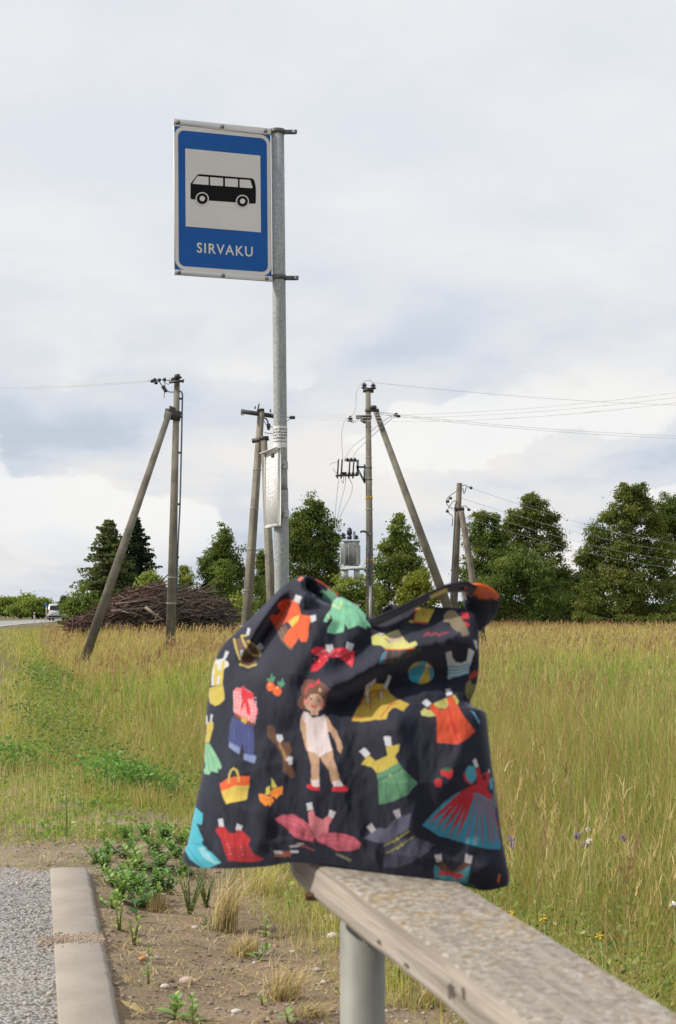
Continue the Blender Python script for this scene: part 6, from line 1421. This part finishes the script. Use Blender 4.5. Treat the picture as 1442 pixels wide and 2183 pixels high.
Ps(4, (150, 148, 66), 9, 355, 950, 450, 900, 550, 835); Ps(4, (150, 148, 66), 9, 375, 1005, 470, 955, 582, 880)
for q in ((460, 895), (430, 915), (492, 940), (465, 965)): Pe(4, (160, 155, 72), *q, 14, 13)
Pg(4, (175, 168, 172), 220, 800, 260, 772, 300, 825, 262, 850); Pg(4, (175, 168, 172), 425, 680, 475, 663, 490, 720, 450, 742)
Pg(4, (52, 126, 142), 745, 1090, 800, 1130, 870, 1150, 1022, 1098, 1000, 1252, 740, 1192); Pg(4, (92, 54, 34), 760, 1080, 810, 1068, 870, 1145, 900, 1145, 970, 1075, 1022, 1090, 1000, 1110, 880, 1182, 800, 1142); Pg(4, (172, 32, 42), 775, 1150, 850, 1143, 880, 1160, 960, 1163, 972, 1192, 920, 1190, 935, 1228, 870, 1172, 778, 1177)
Pg(4, (175, 170, 172), 748, 1020, 800, 1008, 808, 1066, 760, 1080); Pg(4, (175, 170, 172), 985, 1010, 1040, 1030, 1025, 1087, 975, 1072); Pg(4, (44, 84, 68), 960, 1240, 1040, 1240, 1082, 1287, 1020, 1282); Pg(4, (185, 94, 32), 1240, 1160, 1253, 1170, 1235, 1242, 1227, 1220)
# orange hem of the left handle
PR.append(('s', np.array([(676, 1236), (700, 1250), (717, 1268)], float), (205, 62, 32), 7)); PR.append(('p', np.array([(634, 1236), (642, 1229), (650, 1231), (640, 1239)], float), (215, 110, 60)))
PR.append(('p', np.array([(661, 1258), (668, 1260), (674, 1270), (668, 1272)], float), (150, 140, 190)))

def inpoly(x, y, p):
    r = np.zeros(x.shape, bool); n = len(p); j = n - 1
    for i in range(n):
        c = ((p[i, 1] > y) != (p[j, 1] > y)) & (x < (p[j, 0] - p[i, 0]) * (y - p[i, 1]) / (p[j, 1] - p[i, 1] + 1e-9) + p[i, 0]); r ^= c; j = i
    return r
def segdist(x, y, p):
    d = np.full(x.shape, 1e9)
    for a, b in zip(p[:-1], p[1:]):
        ab = b - a; t = np.clip(((x - a[0]) * ab[0] + (y - a[1]) * ab[1]) / (ab @ ab + 1e-9), 0, 1)
        d = np.minimum(d, np.hypot(x - a[0] - t * ab[0], y - a[1] - t * ab[1]))
    return d
def paint(x, y):
    C = np.tile(NAVY, (x.size, 1)); xf, yf = x.ravel(), y.ravel()
    # hand-drawn edges: wobble the print a little
    xw = xf + 1.6 * (vnoise(xf, yf, .09, 5) - .5); yw = yf + 1.6 * (vnoise(xf, yf, .09, 6) - .5)
    for it in PR:
        p = it[1]; pad = it[3] if it[0] == 's' else 0
        m = (xw > p[:, 0].min() - pad) & (xw < p[:, 0].max() + pad) & (yw > p[:, 1].min() - pad) & (yw < p[:, 1].max() + pad)
        if not m.any(): continue
        i = np.nonzero(m)[0]
        h = inpoly(xw[i], yw[i], p) if it[0] == 'p' else segdist(xw[i], yw[i], p) < it[3] / 2
        cx = p[:, 0].mean(); k = 0.80
        C[i[h]] = np.clip(np.array(lin(it[2])) * k * .92 + .008, 0, .78)
    mott = (.88 + .24 * fbm(xf, yf, .05, 77))[:, None]
    return C * mott
def spline(pts, n):
    c = curve([(a, b, 0) for a, b in pts], 12)[:, :2]; s = np.concatenate([[0], np.cumsum(np.hypot(*np.diff(c, axis=0).T))]); t = np.linspace(0, s[-1], n)
    return np.stack([np.interp(t, s, c[:, 0]), np.interp(t, s, c[:, 1])], -1)
NU, NV = 520, 470
Lc = spline([(392, 1838), (390, 1822), (400, 1800), (409, 1760), (419, 1708), (431, 1655), (437, 1600), (439, 1540), (445, 1480), (455, 1422), (474, 1378), (505, 1347)], NV)
Rc = spline([(1083, 1889), (1086, 1870), (1078, 1825), (1067, 1760), (1060, 1700), (1050, 1640), (1043, 1580), (1036, 1522), (1018, 1512), (1003, 1498), (1014, 1470), (1021, 1430), (1022, 1390), (1020, 1345), (1012, 1312)], NV)
Bc = spline([(392, 1838), (402, 1845), (430, 1850), (500, 1851), (570, 1847), (620, 1839), (700, 1843), (800, 1860), (900, 1874), (985, 1888), (1020, 1897), (1045, 1898), (1083, 1889)], NU)
Tc = spline([(505, 1347), (545, 1308), (580, 1272), (610, 1245), (640, 1228), (662, 1230), (690, 1243), (715, 1262), (742, 1278), (768, 1298), (800, 1323), (835, 1316), (870, 1298), (910, 1294), (960, 1295), (995, 1299), (1012, 1312)], NU)
u = np.linspace(0, 1, NU)[:, None, None]; v = np.linspace(0, 1, NV)[None, :, None]
PX = (1 - v) * Bc[:, None] + v * Tc[:, None] + (1 - u) * Lc[None] + u * Rc[None] - ((1 - u) * (1 - v) * Bc[0] + u * (1 - v) * Bc[-1] + (1 - u) * v * Tc[0] + u * v * Tc[-1])
bx, by = PX[..., 0], PX[..., 1]; U = u[..., 0] + 0 * bx; Vv = v[..., 0] + 0 * bx
dmid = 2.15 - .00037 * (bx - 690)
eu = np.clip(1 - np.abs(2 * U - 1) ** 2.05, 0, 1) ** .55
tb = np.interp(Vv, [0, .08, .35, .65, .9, 1], [.066, .086, .105, .088, .044, .012]) * np.clip(1 - Vv ** 10, 0, 1) ** .5
t = tb * eu
def crease(pts, w, amp): return amp * np.exp(-(segdist(bx, by, np.array(pts, float)) / w) ** 2)
cr_ = 0
for pts, w, amp in (([(606, 1252), (575, 1298), (545, 1350), (530, 1380)], 13, .020), ([(612, 1290), (585, 1330), (556, 1372), (538, 1405)], 20, -.040), ([(650, 1240), (640, 1275), (622, 1300)], 12, .012),
                    ([(664, 1247), (690, 1264), (708, 1275)], 12, .0), ([(655, 1290), (700, 1292), (730, 1300)], 16, -.010), ([(690, 1320), (640, 1420), (600, 1500)], 45, .012), ([(560, 1440), (520, 1540), (500, 1640)], 40, .008),
                    ([(715, 1462), (770, 1434), (820, 1402), (890, 1374), (960, 1364), (1010, 1372)], 26, .030), ([(735, 1500), (800, 1468), (900, 1446), (1000, 1444)], 34, -.040), ([(800, 1322), (792, 1365), (765, 1405), (730, 1430)], 24, -.020),
                    ([(1004, 1502), (940, 1505), (850, 1500), (780, 1520)], 22, -.012), ([(1040, 1540), (1000, 1590), (960, 1660)], 30, .010), ([(1012, 1512), (1030, 1530)], 16, .012), ([(1050, 1660), (1010, 1700), (960, 1800)], 26, -.008), ([(1075, 1830), (1040, 1850), (1000, 1870)], 20, .010),
                    ([(420, 1740), (440, 1790), (470, 1840)], 16, -.010), ([(450, 1690), (470, 1720), (540, 1735)], 18, .006), ([(430, 1560), (470, 1600), (480, 1660)], 20, -.006), ([(620, 1560), (640, 1650), (630, 1740)], 24, -.006), ([(560, 1600), (570, 1700), (550, 1800)], 22, .006),
                    ([(600, 1780), (660, 1800), (760, 1830)], 26, -.010), ([(840, 1560), (860, 1650), (880, 1760)], 34, .010), ([(760, 1540), (770, 1640), (790, 1760)], 30, -.008), ([(720, 1340), (680, 1400), (650, 1460)], 20, -.007), ([(870, 1310), (850, 1350), (840, 1390)], 14, -.010), ([(940, 1310), (960, 1350)], 20, .008)):
    cr_ = cr_ + crease(pts, w, amp)
edgef = np.clip(np.minimum(np.minimum(U, 1 - U) * 10, np.minimum((1 - Vv) * 9, Vv * 9 + .12)), 0, 1)
wr = (fbm(bx + 25 * fbm(bx, by, .012, 3), by * .6, .014, 15, 3) - .5) * .012 + (fbm(bx, by * .45, .06, 19, 2) - .5) * .004
front = t + (cr_ + wr) * edgef - .085 * np.exp(-(segdist(bx, by, np.array([(663, 1250), (684, 1262), (702, 1272)], float)) / 12) ** 2) * np.clip((1 - Vv) * 55, 0, 1)
front += .014 * np.exp(-(segdist(bx, by, np.array([(645, 1238), (652, 1262), (650, 1290)], float)) / 9) ** 2) * np.clip((1 - Vv) * 40, 0, 1)
FR = W(bx, by, dmid - front)
ctr0 = W(bx, by, dmid); BK = ctr0.copy(); BK[..., 1] += t + wr * edgef * .8; 
BK[:, 0, 2] = FR[:, 0, 2] + .006 * eu[:, 0]
for q in range(1, 26): BK[:, q, 2] += (BK[:, 0, 2] - ctr0[:, 0, 2]) * (1 - q / 26)
cols = paint(bx, by)
bag_o = W(838, 1866, 2.08)
bag = thing('tote_bag', bag_o, 'stuffed navy cotton tote bag printed with paper-doll clothes, sitting on the wooden rail', 'bag')
mb = MB(); mb.grid(FR, cols); mb.grid(BK, cols.reshape(NU, NV, 3)[::-1].reshape(-1, 3), flip=True)
mb.grid(np.stack([FR[:, 0], BK[:, 0]], 1), np.tile(NAVY, (NU * 2, 1)), flip=False)
mb.build('bag_body', M_fabric, bag, smooth=True)
# far wall of the bag mouth and the handle straps
def ribbon(pts, hw, d, dz, n=60, col=None, w=8):
    """strap: px path, half width vector in px per point, depth per point, depth spread"""
    c = curve([(a, b, e) for (a, b), e in zip(pts, d)], 10); h = curve([(a, b, e) for (a, b), e in zip(hw, dz)], 10); s = np.linspace(-1, 1, w); P = []
    for i in range(len(c)):
        P.append([W(c[i, 0] + h[i, 0] * q, c[i, 1] + h[i, 1] * q - 2.5 * (1 - q * q), c[i, 2] + h[i, 2] * q - .004 * (1 - q * q)) for q in s])
    P = np.array(P); return P, (lambda f: np.array([[f(i / (len(c) - 1), q) for q in s] for i in range(len(c))]).reshape(-1, 3))
def cc(c, k=1.8): return np.clip(np.array(lin(c)) * k, 0, .75)
def strap(P, C, name='strap'):
    m = MB(); m.grid(P, C); o = m.build(name, M_fabric, bag, smooth=True)
    md = o.modifiers.new('cloth', 'SOLIDIFY'); md.thickness = .003; md.offset = 0; return o
P, fc = ribbon([(788, 1330), (812, 1320), (848, 1304), (885, 1286), (925, 1267), (958, 1254), (992, 1251), (1012, 1262)], [(3, 7), (2, 7), (2, 6), (2, 6), (2, 6), (3, 7), (2, 9), (-6, 11)], [2.09, 2.07, 2.06, 2.055, 2.05, 2.045, 2.04, 2.05], [.02, .02, .018, .016, .016, .018, .02, .02])
strap(P, fc(lambda f, q: cc((190, 165, 80)) if (.53 < f < .69 and -.15 < q < .75 and not (.3 < (q + .15) < .42)) else NAVY * 1.1))
P, fc = ribbon([(815, 1308), (835, 1296), (850, 1303), (880, 1310), (915, 1300)], [(2, 5), (3, 6), (3, 9), (3, 8), (2, 6)], [2.13, 2.13, 2.12, 2.12, 2.12], [.01] * 5)
strap(P, fc(lambda f, q: NAVY))
# broad loop of the right handle, orange lining showing on its crest
A_ = curve([(982, 1254, 2.06), (1000, 1247, 2.05), (1022, 1246, 2.045), (1042, 1252, 2.05), (1058, 1265, 2.06), (1066, 1279, 2.08)], 10)
B_ = curve([(992, 1290, 2.09), (1002, 1312, 2.09), (1014, 1330, 2.10), (1034, 1326, 2.11), (1050, 1306, 2.12), (1062, 1288, 2.12)], 10)
P = []
for a, b in zip(A_, B_):
    row = []
    for q in np.linspace(0, 1, 18):
        m_ = a * (1 - q) + b * q; row.append(W(m_[0], m_[1], m_[2] + .020 * math.sin(math.pi * q) - .018 * math.exp(-(q / .18) ** 2)))
    P.append(row)
P = np.array(P); n_ = len(P)
Cc = np.array([[cc((215, 84, 30), 1.5) if (q < .20 + .10 * math.sin(math.pi * i / n_) and .10 < i / n_ < .92) else (cc((190, 185, 190)) if (i / n_ < .12 and .12 < q < .5) else NAVY) for q in np.linspace(0, 1, 18)] for i in range(n_)]).reshape(-1, 3)
strap(P, Cc)
# back half of the loop running down into the bag
P, fc = ribbon([(1060, 1280), (1046, 1300), (1030, 1318), (1014, 1338)], [(6, 6), (12, 8), (13, 8), (9, 8)], [2.10, 2.12, 2.13, 2.14], [.01] * 4)
strap(P, fc(lambda f, q: NAVY))
